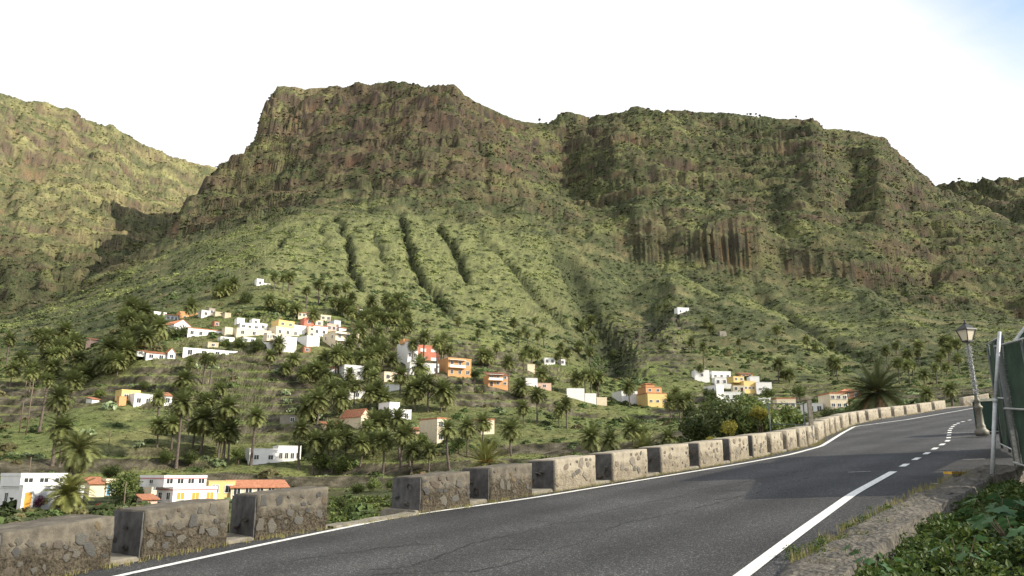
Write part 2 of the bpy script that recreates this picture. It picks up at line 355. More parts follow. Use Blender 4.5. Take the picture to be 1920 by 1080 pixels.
class MB:
    def __init__(s): s.v = []; s.f = []
    def box(s, x0, x1, y0, y1, z0, z1):
        n = len(s.v); s.v += [(x0,y0,z0),(x1,y0,z0),(x1,y1,z0),(x0,y1,z0),(x0,y0,z1),(x1,y0,z1),(x1,y1,z1),(x0,y1,z1)]
        s.f += [tuple(n + i for i in q) for q in ((0,3,2,1),(4,5,6,7),(0,1,5,4),(1,2,6,5),(2,3,7,6),(3,0,4,7))]; return s
    def tube(s, A, B, ra, rb=None, k=8, caps=True):
        A = Vector(A); B = Vector(B); rb = ra if rb is None else rb; d = (B - A).normalized(); q = d.to_track_quat('Z', 'Y'); n = len(s.v)
        for P, r in ((A, ra), (B, rb)):
            for i in range(k):
                a = 2 * math.pi * i / k; s.v.append(tuple(P + q @ Vector((math.cos(a) * r, math.sin(a) * r, 0))))
        for i in range(k): j = (i + 1) % k; s.f.append((n + i, n + j, n + k + j, n + k + i))
        if caps: s.f.append(tuple(n + i for i in range(k))[::-1]); s.f.append(tuple(n + k + i for i in range(k)))
        return s
    def lathe(s, prof, k=16, c=(0, 0, 0)):
        n = len(s.v)
        for r, z in prof:
            for i in range(k): a = 2 * math.pi * i / k; s.v.append((c[0] + math.cos(a) * r, c[1] + math.sin(a) * r, c[2] + z))
        for j in range(len(prof) - 1):
            for i in range(k): i2 = (i + 1) % k; s.f.append((n + j*k + i, n + j*k + i2, n + (j+1)*k + i2, n + (j+1)*k + i))
        s.f.append(tuple(n + i for i in range(k))[::-1]); e = n + (len(prof) - 1) * k; s.f.append(tuple(e + i for i in range(k))); return s
    def poly(s, pts): n = len(s.v); s.v += [tuple(q) for q in pts]; s.f.append(tuple(range(n, n + len(pts)))); return s
    def mesh(s, name, mat, smooth=False): return new_mesh(name, s.v, s.f, mat, smooth)
    def build(s, name, mat, parent=None, smooth=False, **k): return obj(name, s.mesh(name, mat, smooth), parent, **k)

# ------------------------------------------------------------------ terrain mesh
fine = np.radians(np.linspace(-37.5, 38.5, 1120))
out_l = np.radians(np.linspace(-63, -37.9, 40)); out_r = np.radians(np.linspace(38.9, 63, 40))
AZC = np.concatenate([out_l, fine, out_r]); NR = 680
cz = np.radians(np.linspace(-63, 63, 260)); rf = np.concatenate([np.linspace(4, 100, 200), np.linspace(100.5, 1650, 2400)])
zz = Z(np.sin(cz)[:, None] * rf[None], np.cos(cz)[:, None] * rf[None])
el = np.arctan2(zz, rf[None]); dr = np.diff(np.log(rf))[None] * 0.22; de = np.diff(el, axis=1)
kk = np.hanning(23); kk /= kk.sum()
ds = np.sqrt(dr ** 2 + (de * 2.2) ** 2) * (1 + 1.0 * (sstep(140, 160, rf) * (1 - sstep(300, 340, rf))))[None, 1:]; cum = np.concatenate([np.zeros((len(cz), 1)), np.cumsum(ds, 1)], 1); cum /= cum[:, -1:]
rows = np.array([np.interp(np.linspace(0, 1, NR), cum[i], rf) for i in range(len(cz))])
rows = np.stack([np.convolve(np.pad(rows[:, j], 11, 'edge'), kk, 'valid') for j in range(NR)], 1)
RR = np.stack([np.interp(AZC, cz, rows[:, j]) for j in range(NR)], 1)
X = np.sin(AZC)[:, None] * RR; Y = np.cos(AZC)[:, None] * RR
ZZ, RIS, GUL, TMK, CLM, CLF = Z(X, Y, True)
nc = len(AZC); idx = np.arange(nc * NR).reshape(nc, NR)
Q = np.stack([idx[:-1, :-1], idx[1:, :-1], idx[1:, 1:], idx[:-1, 1:]], -1).reshape(-1, 4)
V = np.stack([X, Y, ZZ], -1).reshape(-1, 3)
tme = fast_mesh('terrain', V, Q, 'ground', True)
nrm = np.empty(len(V) * 3, np.float32); tme.vertices.foreach_get('normal', nrm); NZ = nrm.reshape(nc, NR, 3)[..., 2]
rr_ = RR; az_ = AZC[:, None] + 0 * RR
up = sstep(560, 720, rr_)
S1 = az_ * rr_; S2 = rr_ * 0.75 + ZZ * 0.95
nA = fbm(S1 / 38, S2 / 30, 4, 201); nB = fbm(S1 / 9, S2 / 8, 4, 211); nC = fbm(S1 / 120, S2 / 110, 3, 221); nD = fbm(S1 / 4, S2 / 4, 3, 231)
def C3(c): return np.array(c, np.float32)[None, None]
def lerp(a, b, w): return a + (b - a) * w[..., None]
g_dark = C3((0.042, 0.052, 0.026)); g_mid = C3((0.078, 0.090, 0.042)); g_light = C3((0.165, 0.175, 0.072)); dry = C3((0.195, 0.175, 0.085))
rock = C3((0.108, 0.080, 0.058)); rdark = C3((0.050, 0.042, 0.036)); orange = C3((0.20, 0.118, 0.068)); soil = C3((0.13, 0.092, 0.058)); stone = C3((0.17, 0.135, 0.10)); lush = C3((0.135, 0.165, 0.05))
col = g_mid + 0 * ZZ[..., None]
col = lerp(col, g_dark, sstep(-0.1, 0.6, nB)); col = lerp(col, g_light, sstep(0.05, 0.7, nA + 0.5 * nC))
col = lerp(col, dry, 0.65 * sstep(0.15, 0.8, -nA + 0.4 * nB))
# the scree fan: pale green
pa = np.degrees(az_)
fan = sstep(330, 400, rr_) * (1 - sstep(585, 640, rr_ + 25 * nA)) * sstep(-24, -17, pa) * (1 - sstep(-1, 9, pa))
col = lerp(col, lerp(g_light * 1.12, g_mid, sstep(-0.1, 0.7, nB)), 0.8 * fan)
# valley fields
fld = sstep(130, 165, rr_) * (1 - sstep(340, 420, rr_))
col = lerp(col, lerp(np.array([0.185, 0.205, 0.072]) + 0 * dry, lush * 1.2, sstep(-0.2, 0.4, nC + 0.7 * nA)), fld * (0.5 + 0.45 * TMK))
# bare brown soil and rock where steep
steep = np.maximum(1 - sstep(0.21, 0.40, NZ + 0.16 * nB + 0.14 * nA + 0.06 * sstep(-2, 4, pa)), 0.7 * CLM * sstep(-0.12, 0.22, fbm(az_ * 700 / 60, ZZ / 9, 3, 271) + 0.3 * nB + 0.1 * (pa < 2)))
steep = np.maximum(steep, CLF * (1 - sstep(0.62, 0.78, NZ)))
rk = lerp(rock + 0 * ZZ[..., None], rdark, sstep(-0.15, 0.35, fbm(az_ * 700 / 16, ZZ / 3.2, 4, 241)))
rk = lerp(rk, lerp(rdark * 0.9, orange * 0.58, sstep(-0.1, 0.45, fbm(az_ * 700 / 4, ZZ / 60, 3, 245))), CLF * 0.9)
rk = lerp(rk, orange, 0.6 * sstep(0.3, 0.75, fbm(X / 26, ZZ / 14, 3, 251)) )
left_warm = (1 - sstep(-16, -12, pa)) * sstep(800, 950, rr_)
brown_shade = sstep(-19, -16, pa) * (1 - sstep(-3, 3, pa)) * sstep(690, 720, rr_)  # extra brown soil on the main face, also standing in for cloud shadow
bare = np.clip(0.65 * sstep(0.12, 0.55, fbm(az_ * 700 / 60, ZZ / 10, 3, 261) + 0.25 * nC + 0.34 * brown_shade - 0.25 * sstep(-2, 5, pa)) * up, 0, 0.9)
col = lerp(col, lerp(soil, rock, sstep(-0.2, 0.4, nB)), np.clip(bare * (1 + 0.1 * left_warm), 0, 1))
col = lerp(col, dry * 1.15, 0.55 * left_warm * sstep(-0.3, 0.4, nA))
beds = sstep(0.05, 0.4, fbm(az_ * 700 / 120, ZZ / 3.6 + 0.35 * nA, 3, 281)) * up * (1 - CLF) * (1 - 0.6 * left_warm)
col = lerp(col, lerp(rdark + 0 * col, rock * 0.9, sstep(-0.2, 0.3, nB)), 0.8 * beds * (1 - sstep(0.70, 0.86, NZ)) * sstep(-0.35, 0.15, nB + 0.6 * nA))
col = lerp(col, rk, (1 - 0.1 * left_warm) * steep * np.maximum(up, 0.5 * sstep(300, 420, rr_)))
col = lerp(col, stone * np.array([0.9, 0.95, 1.0]) * (0.5 + 0.5 * nD[..., None]), 0.9 * RIS)
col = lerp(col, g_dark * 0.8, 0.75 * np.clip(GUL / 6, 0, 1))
nb_ = (1 - sstep(90, 125, rr_)); col = lerp(col, lerp(g_mid, g_light, sstep(-0.2, 0.3, nB)), nb_)
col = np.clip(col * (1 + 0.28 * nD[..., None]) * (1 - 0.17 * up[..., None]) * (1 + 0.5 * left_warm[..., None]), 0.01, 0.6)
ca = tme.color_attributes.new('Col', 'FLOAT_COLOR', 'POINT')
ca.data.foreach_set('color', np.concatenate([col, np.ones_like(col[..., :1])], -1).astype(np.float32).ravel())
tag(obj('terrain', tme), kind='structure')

# ------------------------------------------------------------------ shrub cover (uncountable): points on the slopes carrying small bushes
def blob(seed, n_leaf, size, flat=0.8):
    """a bush as a loose ball of leaf clumps (small bent quads)"""
    r = np.random.default_rng(seed); Vv = []; Ff = []; A = []
    for i in range(n_leaf):
        d = r.normal(size=3); d /= np.linalg.norm(d); d[2] = abs(d[2]) * 1.0 - 0.12
        c = d * (0.35 + 0.65 * r.random() ** 0.5); c[2] *= flat
        nrm_ = d + r.normal(size=3) * 0.45; nrm_ /= np.linalg.norm(nrm_)
        t1 = np.cross(nrm_, r.normal(size=3)); t1 /= np.linalg.norm(t1); t2 = np.cross(nrm_, t1)
        s = size * (0.6 + 0.8 * r.random()); k = len(Vv)
        Vv += [c - t1 * s - t2 * s * 0.6, c + t1 * s * 0.9 - t2 * s * 0.5, c + t1 * s * 0.8 + t2 * s * 0.7 - nrm_ * s * 0.25, c - t1 * s * 0.8 + t2 * s * 0.6 - nrm_ * s * 0.2]
        Ff.append((k, k + 1, k + 2, k + 3)); A += [r.random()] * 4
    return np.array(Vv), Ff, A
def tint_mat(name):
    m, t, b = nodes(name)
    a = t.nodes.new('ShaderNodeAttribute'); a.attribute_type = 'INSTANCER'; a.attribute_name = 'tint'
    g = t.nodes.new('ShaderNodeAttribute'); g.attribute_name = 'age'
    mr = t.nodes.new('ShaderNodeMapRange'); mr.inputs[3].default_value = 0.75; mr.inputs[4].default_value = 1.3
    mx = t.nodes.new('ShaderNodeMixRGB'); mx.blend_type = 'MULTIPLY'; mx.inputs[0].default_value = 1
    t.links.new(g.outputs['Fac'], mr.inputs[0]); t.links.new(a.outputs['Color'], mx.inputs[1]); t.links.new(mr.outputs[0], mx.inputs[2])
    t.links.new(mx.outputs[0], b.inputs['Base Color']); b.inputs['Roughness'].default_value = 0.7; b.inputs['Specular IOR Level'].default_value = 0.15
    tr = t.nodes.new('ShaderNodeBsdfTranslucent'); t.links.new(mx.outputs[0], tr.inputs[0]); ms = t.nodes.new('ShaderNodeMixShader'); ms.inputs[0].default_value = 0.2
    o = t.nodes['Material Output']; t.links.new(b.outputs[0], ms.inputs[1]); t.links.new(tr.outputs[0], ms.inputs[2]); t.links.new(ms.outputs[0], o.inputs[0])
    return m
tint_mat('shrub_leaf')
def scatter(name, P, scale, tint, variants, label, cat):
    me = bpy.data.meshes.new(name); me.vertices.add(len(P)); me.vertices.foreach_set('co', np.asarray(P, np.float32).ravel())
    a = me.attributes.new('size', 'FLOAT_VECTOR', 'POINT'); a.data.foreach_set('vector', np.asarray(scale, np.float32).ravel())
    a = me.attributes.new('turn', 'FLOAT_VECTOR', 'POINT'); rv = np.zeros((len(P), 3), np.float32); rv[:, 2] = rng.random(len(P)) * 6.28; a.data.foreach_set('vector', rv.ravel())
    a = me.attributes.new('pick', 'INT', 'POINT'); a.data.foreach_set('value', rng.integers(0, len(variants), len(P)).astype(np.int32))
    a = me.attributes.new('tint', 'FLOAT_COLOR', 'POINT'); a.data.foreach_set('color', np.concatenate([tint, np.ones((len(P), 1))], 1).astype(np.float32).ravel())
    me.update(); o = obj(name, me)
    g = bpy.data.node_groups.new(name + '_nodes', 'GeometryNodeTree')
    g.interface.new_socket('Geometry', in_out='INPUT', socket_type='NodeSocketGeometry'); g.interface.new_socket('Geometry', in_out='OUTPUT', socket_type='NodeSocketGeometry')
    gi = g.nodes.new('NodeGroupInput'); go = g.nodes.new('NodeGroupOutput'); ins = g.nodes.new('GeometryNodeInstanceOnPoints'); ge = g.nodes.new('GeometryNodeGeometryToInstance')
    for vo in variants[::-1]:
        oi = g.nodes.new('GeometryNodeObjectInfo'); oi.inputs['Object'].default_value = vo; g.links.new(oi.outputs['Geometry'], ge.inputs[0])
    def at(nm, ty):
        q = g.nodes.new('GeometryNodeInputNamedAttribute'); q.data_type = ty; q.inputs[0].default_value = nm; return q.outputs[0]
    g.links.new(gi.outputs[0], ins.inputs['Points']); g.links.new(ge.outputs[0], ins.inputs['Instance'])
    ins.inputs['Pick Instance'].default_value = True; g.links.new(at('pick', 'INT'), ins.inputs['Instance Index'])
    g.links.new(at('turn', 'FLOAT_VECTOR'), ins.inputs['Rotation']); g.links.new(at('size', 'FLOAT_VECTOR'), ins.inputs['Scale'])
    g.links.new(ins.outputs[0], go.inputs[0])
    md = o.modifiers.new('scatter', 'NODES'); md.node_group = g
    tag(o, label, cat, kind='stuff'); return o
def variant(name, seed, n, size, flat):
    Vv, Ff, A = blob(seed, n, size, flat); me = new_mesh(name, Vv, Ff, 'shrub_leaf', False, {'age': A}); return bpy.data.objects.new(name, me)
small = [variant('shrub_clump', 300 + i, 26, 0.36, 0.75) for i in range(3)]
big = [variant('bush_clump', 320 + i, 130, 0.2, 0.85) for i in range(3)]
e1 = V.reshape(nc, NR, 3); ax = e1[1:, :-1] - e1[:-1, :-1]; bx = e1[:-1, 1:] - e1[:-1, :-1]
area = np.linalg.norm(np.cross(ax, bx), axis=-1); area[:40] = 0; area[-40:] = 0
def sample(weight, n, jit=True):
    p = (area * weight[:-1, :-1]).ravel(); cs = np.cumsum(p); k = np.searchsorted(cs, rng.random(n) * cs[-1]); k = np.clip(k, 0, len(p) - 1); i, j = np.unravel_index(k, area.shape)
    a = rng.random((n, 1)); b_ = rng.random((n, 1)); return e1[i, j] + ax[i, j] * a + bx[i, j] * b_, i, j
green = np.clip(1 - 0.85 * steep, 0.05, 1)
facing = 1.0
w_m = sstep(380, 460, rr_) * green * (1 - 0.6 * bare) * np.clip(0.75 + 0.9 * nA, 0.15, 1.6) * (1 - 0.35 * sstep(950, 1300, rr_))
P, i, j = sample(w_m, 150000)
sz = np.clip(rng.lognormal(0.0, 0.4, len(P)), 0.4, 2.8) * 0.9; hh = np.stack([sz, sz, sz * 0.85], 1)
tn = col[i, j] * (0.75 + 0.75 * rng.random((len(P), 1))) * np.array([0.97, 1.06, 0.9])
scatter('mountain_shrubs', P - [0, 0, 0.3], hh, np.clip(tn, 0.01, 0.4), small, 'low green shrubs and cactus covering the mountain slopes', 'shrubs')
w_v = sstep(84, 100, rr_) * (1 - sstep(400, 480, rr_)) * np.clip(0.12 + 1.5 * sstep(0.0, 0.6, nA + 0.3 * nC - 0.35 * TMK * sstep(-5, 5, pa)), 0, 2) * (1 - 0.6 * RIS)
w_v = w_v * (1 - 0.8 * (1 - sstep(8, 14, np.abs(pa + 18.6))) * sstep(195, 215, rr_) * (1 - sstep(262, 275, rr_)))
P, i, j = sample(w_v, 6800)
sz = np.clip(rng.lognormal(-0.1, 0.45, len(P)), 0.35, 2.4); hh = np.stack([sz, sz, sz * 0.9], 1)
base = np.array([[0.055, 0.075, 0.025], [0.085, 0.12, 0.04], [0.15, 0.19, 0.09], [0.13, 0.12, 0.055]])[rng.choice(4, len(P), p=[0.35, 0.35, 0.17, 0.13])]
scatter('valley_bushes', P - [0, 0, 0.2], hh, base * (0.7 + 0.6 * rng.random((len(P), 1))), big, 'mixed bushes, cactus and scrub growing between the terraces', 'bushes')
w_g = sstep(130, 150, rr_) * (1 - sstep(330, 400, rr_)) * (1 - RIS)
P, i, j = sample(w_g, 26000)
sz = np.clip(rng.lognormal(-0.9, 0.35, len(P)), 0.18, 0.9); hh = np.stack([sz, sz, sz * 0.6], 1)
scatter('field_grass', P - [0, 0, 0.1], hh, np.clip(col[i, j] * (0.75 + 0.5 * rng.random((len(P), 1))), 0.01, 0.4), small, 'rough grass tufts on the terraced fields', 'grass')

# ------------------------------------------------------------------ road, kerb slab, markings
m, t, b = nodes('asphalt'); v = coords(t, 'Object')
n1 = noise_n(t, v, 42, 4, 0.8); n2 = noise_n(t, v, 0.35, 5, 0.6); n3 = noise_n(t, v, 14, 4, 0.6)
r1 = ramp(t, [(0.3, (0.020, 0.020, 0.021)), (0.55, (0.036, 0.036, 0.036)), (0.72, (0.12, 0.118, 0.11))]); t.links.new(n1.outputs[0], r1.inputs[0])
r2 = ramp(t, [(0.3, (0.66,) * 3), (0.7, (1.25,) * 3)]); t.links.new(n2.outputs[0], r2.inputs[0])
mx = t.nodes.new('ShaderNodeMixRGB'); mx.blend_type = 'MULTIPLY'; mx.inputs[0].default_value = 1
vo = t.nodes.new('ShaderNodeTexVoronoi'); vo.inputs['Scale'].default_value = 75; t.links.new(v, vo.inputs['Vector'])
sc_ = t.nodes.new('ShaderNodeSeparateColor'); t.links.new(vo.outputs['Color'], sc_.inputs[0]); chip = ramp(t, [(0.86, (0, 0, 0)), (0.93, (1, 1, 1))]); t.links.new(sc_.outputs[0], chip.inputs[0])
mc = t.nodes.new('ShaderNodeMixRGB'); mc.inputs[2].default_value = (0.15, 0.148, 0.14, 1); t.links.new(chip.outputs[0], mc.inputs[0]); t.links.new(r1.outputs[0], mc.inputs[1])
dv_ = t.nodes.new('ShaderNodeVectorMath'); dv_.operation = 'DOT_PRODUCT'; dv_.inputs[1].default_value = (CU, -SU, 0); t.links.new(v, dv_.inputs[0])
ph_ = t.nodes.new('ShaderNodeMath'); ph_.operation = 'MULTIPLY_ADD'; ph_.inputs[1].default_value = 3.6; t.links.new(dv_.outputs['Value'], ph_.inputs[0]); t.links.new(n3.outputs[0], ph_.inputs[2])
sn = t.nodes.new('ShaderNodeMath'); sn.operation = 'SINE'; t.links.new(ph_.outputs[0], sn.inputs[0])
tk = t.nodes.new('ShaderNodeMapRange'); tk.inputs[1].default_value = -1; tk.inputs[3].default_value = 0.84; tk.inputs[4].default_value = 1.16; t.links.new(sn.outputs[0], tk.inputs[0])
m2 = t.nodes.new('ShaderNodeMixRGB'); m2.blend_type = 'MULTIPLY'; m2.inputs[0].default_value = 1; t.links.new(r2.outputs[0], m2.inputs[1]); t.links.new(tk.outputs[0], m2.inputs[2])
t.links.new(mc.outputs[0], mx.inputs[1]); t.links.new(m2.outputs[0], mx.inputs[2]); t.links.new(mx.outputs[0], b.inputs['Base Color'])
b.inputs['Roughness'].default_value = 0.85; b.inputs['Specular IOR Level'].default_value = 0.25; bump(t, b, n1.outputs[0], 0.012, 0.8)
m, t, b = nodes('road_paint'); v = coords(t, 'Object'); n1 = noise_n(t, v, 26, 6, 0.75)
r1 = ramp(t, [(0.37, (0.12, 0.12, 0.115)), (0.45, (0.70, 0.69, 0.64))]); t.links.new(n1.outputs[0], r1.inputs[0]); t.links.new(r1.outputs[0], b.inputs['Base Color']); b.inputs['Roughness'].default_value = 0.7
plain('old_paint', (0.30, 0.30, 0.29), 0.9, 0.5, 18)
plain('crack', (0.022, 0.021, 0.02), 0.95, 0.2, 10)
plain('yellow_paint', (0.55, 0.33, 0.05), 0.8, 0.35, 9, 0.01)
m, t, b = nodes('mortar'); v = coords(t, 'Object'); n1 = noise_n(t, v, 5.5, 7, 0.68); vo = t.nodes.new('ShaderNodeTexVoronoi'); vo.inputs['Scale'].default_value = 17; t.links.new(v, vo.inputs['Vector'])
r1 = ramp(t, [(0.28, (0.028, 0.026, 0.022)), (0.5, (0.085, 0.076, 0.06)), (0.72, (0.17, 0.15, 0.115))]); t.links.new(n1.outputs[0], r1.inputs[0]); t.links.new(r1.outputs[0], b.inputs['Base Color'])  # mortar tones lowered to put shade into the kerb slab
ad = t.nodes.new('ShaderNodeMath'); ad.operation = 'MULTIPLY_ADD'; ad.inputs[1].default_value = 1.3; t.links.new(n1.outputs[0], ad.inputs[0]); t.links.new(vo.outputs['Distance'], ad.inputs[2])
b.inputs['Roughness'].default_value = 0.95; bump(t, b, ad.outputs[0], 0.05, 0.9)
# parapet: smooth cement rim above, pitted rubble below, set by height on the block
def parapet_mat(name, lo, mid, hi, pit):
    m, t, b = nodes(name); v = coords(t, 'Object'); n1 = noise_n(t, v, 4.2, 8, 0.7); n2 = noise_n(t, v, 22, 5, 0.7)
    vo = t.nodes.new('ShaderNodeTexVoronoi'); vo.inputs['Scale'].default_value = 13; t.links.new(v, vo.inputs['Vector'])
    r1 = ramp(t, [(0.28, lo), (0.5, mid), (0.72, hi)]); t.links.new(n1.outputs[0], r1.inputs[0])
    sp = t.nodes.new('ShaderNodeSeparateXYZ'); g = t.nodes.new('ShaderNodeTexCoord'); t.links.new(g.outputs['Object'], sp.inputs[0])
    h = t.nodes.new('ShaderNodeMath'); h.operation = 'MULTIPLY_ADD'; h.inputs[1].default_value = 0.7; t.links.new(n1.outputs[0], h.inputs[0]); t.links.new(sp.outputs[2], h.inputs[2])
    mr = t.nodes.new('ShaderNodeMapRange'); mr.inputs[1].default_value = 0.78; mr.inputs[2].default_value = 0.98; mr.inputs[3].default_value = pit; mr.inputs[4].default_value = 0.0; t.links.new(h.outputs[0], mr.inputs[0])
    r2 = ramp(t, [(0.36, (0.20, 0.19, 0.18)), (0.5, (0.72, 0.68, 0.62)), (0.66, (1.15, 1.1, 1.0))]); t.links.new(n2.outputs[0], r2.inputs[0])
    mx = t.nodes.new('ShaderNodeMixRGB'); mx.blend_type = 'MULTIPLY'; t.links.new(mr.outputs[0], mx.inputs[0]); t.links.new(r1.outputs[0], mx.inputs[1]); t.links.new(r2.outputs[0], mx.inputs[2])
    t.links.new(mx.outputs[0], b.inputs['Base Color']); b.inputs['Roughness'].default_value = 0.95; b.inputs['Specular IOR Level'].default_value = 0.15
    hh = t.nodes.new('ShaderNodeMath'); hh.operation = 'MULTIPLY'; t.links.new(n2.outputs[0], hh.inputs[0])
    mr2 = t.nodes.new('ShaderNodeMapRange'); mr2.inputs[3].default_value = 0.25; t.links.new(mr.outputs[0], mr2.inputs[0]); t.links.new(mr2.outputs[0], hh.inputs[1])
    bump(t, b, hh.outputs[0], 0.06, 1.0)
parapet_mat('parapet_old_shade', (0.050, 0.045, 0.038), (0.108, 0.096, 0.076), (0.18, 0.162, 0.125), 1.0)  # darker old stone, with soft foreground shade also toned into it
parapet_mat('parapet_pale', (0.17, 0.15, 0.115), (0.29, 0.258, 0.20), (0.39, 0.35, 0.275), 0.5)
for stn, pal in (('stone', [(0.0, (0.06, 0.06, 0.057)), (0.35, (0.10, 0.096, 0.085)), (0.65, (0.118, 0.108, 0.088)), (0.9, (0.09, 0.072, 0.055)), (1.0, (0.16, 0.12, 0.065))]), ('stone_pale', [(0.0, (0.10, 0.095, 0.08)), (0.4, (0.16, 0.145, 0.12)), (0.7, (0.22, 0.195, 0.155)), (0.9, (0.17, 0.13, 0.095)), (1.0, (0.27, 0.23, 0.165))])):
    m, t, b = nodes(stn); v = coords(t, 'Object'); n1 = noise_n(t, v, 9, 6, 0.7); oi = t.nodes.new('ShaderNodeObjectInfo')
    r0 = ramp(t, pal); t.links.new(oi.outputs['Random'], r0.inputs[0])
    r1 = ramp(t, [(0.3, (0.55,) * 3), (0.7, (1.35,) * 3)]); t.links.new(n1.outputs[0], r1.inputs[0]); mx = t.nodes.new('ShaderNodeMixRGB'); mx.blend_type = 'MULTIPLY'; mx.inputs[0].default_value = 1
    t.links.new(r0.outputs[0], mx.inputs[1]); t.links.new(r1.outputs[0], mx.inputs[2]); t.links.new(mx.outputs[0], b.inputs['Base Color']); b.inputs['Roughness'].default_value = 0.9; bump(t, b, n1.outputs[0], 0.03, 0.8)
plain('cement_shade', (0.085, 0.083, 0.08), 0.95, 0.3, 5, 0.02)
plain('cement', (0.21, 0.19, 0.15), 0.95, 0.25, 7, 0.02)

SLAB_L = [(1300,1190),(1440,1090),(1545,1022),(1640,968),(1720,925),(1790,895),(1835,881)]
SLAB_R = [(1440,1240),(1580,1110),(1655,1035),(1745,968),(1822,928),(1885,893),(1940,874)]
sl_uv = np.array([road_uv(*q) for q in SLAB_L]); sr_uv = np.array([road_uv(*q, 0.1) for q in SLAB_R])
def slab_v(u): return np.interp(u, sl_uv[:, 0], sl_uv[:, 1])
us = np.concatenate([np.arange(-14, 40, 0.5), np.arange(40, 118, 1.5)]); nv = 14; Vr = []
for u in us:
    vl = wall_v(u) - 0.5; vr = slab_v(u) + 0.25 if u < sl_uv[-1, 0] else slab_v(99) + min(5.0, 0.25 + (u - sl_uv[-1, 0]) * 1.2) + max(0, u - 50) * -0.12
    for k in range(nv):
        v_ = vl + (vr - vl) * k / (nv - 1); x, y = xy(u, v_); Vr.append((x, y, zroad(u) + 0.012 * math.sin(u * 0.9 + v_) * 0.4))
Fr = [(i * nv + k, i * nv + k + 1, (i + 1) * nv + k + 1, (i + 1) * nv + k) for i in range(len(us) - 1) for k in range(nv - 1)]
road = tag(obj('road', new_mesh('road', Vr, Fr, 'asphalt', True)), kind='structure')
def strip(name, pts, w, mat, dz, parent):
    """a painted line or crack lying on the road along (u, v) points"""
    pts = np.array(pts); d = np.gradient(pts, axis=0); d /= np.linalg.norm(d, axis=1)[:, None] + 1e-9; n = np.stack([-d[:, 1], d[:, 0]], 1)
    w = np.asarray(w) * np.ones(len(pts)); A = pts + n * w[:, None] / 2; B = pts - n * w[:, None] / 2; Vs = []
    for a, c in zip(A, B):
        for q in (a, c): x, y = xy(*q); Vs.append((x, y, zroad(q[0]) + dz))
    return obj(name, new_mesh(name, Vs, [(2*i, 2*i+1, 2*i+3, 2*i+2) for i in range(len(pts) - 1)], mat), parent)
def dense(pts, step=0.25):
    pts = np.array(pts); s = np.concatenate([[0], np.cumsum(np.linalg.norm(np.diff(pts, axis=0), axis=1))]); q = np.arange(0, s[-1], step)
    a = np.stack([np.interp(q, s, pts[:, 0]), np.interp(q, s, pts[:, 1])], 1)
    n = 9; k = np.hanning(n + 2)[1:-1]; k /= k.sum()
    if len(a) > 12: a[4:-4] = np.stack([np.convolve(a[:, c], k, 'valid') for c in (0, 1)], 1)
    return a
edge_px = [(-80,1150),(225,1080),(500,1020),(750,969),(1000,934),(1200,901),(1400,868),(1480,853),(1540,837),(1580,812),(1602,800),(1700,787),(1800,770),(1842,762)]
strip('edge_line', dense([road_uv(*q) for q in edge_px]), 0.16, 'road_paint', 0.009, road)
cl_px = [(1180,1240),(1392,1080),(1497,1000),(1600,926),(1678,883)]
strip('edge_line', dense([road_uv(*q) for q in cl_px]), 0.17, 'road_paint', 0.009, road)
d_px = [(1690,876),(1708,866),(1735,852),(1752,842),(1768,833),(1778,826),(1781,806),(1788,798),(1800,792),(1822,787)]
dd = dense([road_uv(*q) for q in d_px], 0.1); s_ = np.arange(len(dd)) * 0.1
for k in range(16):
    seg = dd[(s_ > k * 2.0) & (s_ < k * 2.0 + 1.0)]
    if len(seg) > 4: strip('dash', seg, 0.15, 'road_paint', 0.009, road)
for q in ([(1590,886),(1640,884)], [(1805,862),(1850,861)], [(1770,812),(1850,811)], [(1745,908),(1810,905)]):
    strip('worn_line', dense([road_uv(*z) for z in q], 0.1), 0.12, 'old_paint', 0.008, road)
cr = [[(690,1068),(760,1066),(860,1030),(900,1015),(1000,995),(1110,965),(1200,945),(1290,928)], [(700,1078),(910,1070),(985,1048),(1040,1028),(1100,1018),(1150,985),(1240,968),(1330,947),(1400,928)],
      [(1000,975),(1050,985),(1110,975)], [(950,1030),(1040,1033)], [(1300,920),(1390,905),(1480,888),(1560,872)], [(1340,938),(1400,930),(1470,908),(1520,894)], [(480,1062),(560,1048),(640,1040),(760,1020),(820,1022)], [(1530,893),(1660,893),(1780,894)]]
for q in cr:
    a = dense([road_uv(*z) for z in q], 0.12); a += np.stack([fbm(np.arange(len(a)) * 0.35, np.zeros(len(a)) + a[0, 0], 3, 3), fbm(np.arange(len(a)) * 0.35, np.zeros(len(a)) + a[0, 1], 3, 9)], 1) * 0.09
    strip('crack', a, 0.012 + 0.03 * np.clip(fbm(np.arange(len(a)) * 0.5, np.zeros(len(a)), 2, 4) + 0.25, 0, 1), 'crack', 0.006, road)

# ---- rough mortar slab along the near edge of the road
nl = 70; nw = 18; Vs = []
uu = np.linspace(sl_uv[0, 0], sl_uv[-1, 0], nl)
for i, u in enumerate(uu):
    tt = i / (nl - 1); a = np.array([np.interp(tt, np.linspace(0, 1, len(sl_uv)), sl_uv[:, c]) for c in (0, 1)]); c_ = np.array([np.interp(tt, np.linspace(0, 1, len(sr_uv)), sr_uv[:, c]) for c in (0, 1)])
    for k in range(nw):
        f_ = k / (nw - 1); q = a + (c_ - a) * f_; x, y = xy(*q)
        e = float(fbm(np.array([x * 3.1]), np.array([y * 3.1]), 4, 77)[0]); e2 = float(fbm(np.array([x * 0.9]), np.array([y * 0.9]), 2, 79)[0])
        h = 0.02 + 0.10 * float(sstep(0, 0.3, f_)) + 0.05 * e + 0.05 * e2
        if f_ < 0.04: h = -0.03 + 0.05 * e
        if f_ > 0.9: h -= (f_ - 0.9) * 6.0
        Vs.append((x + 0.12 * e, y + 0.05 * e2, zroad(q[0]) + h))
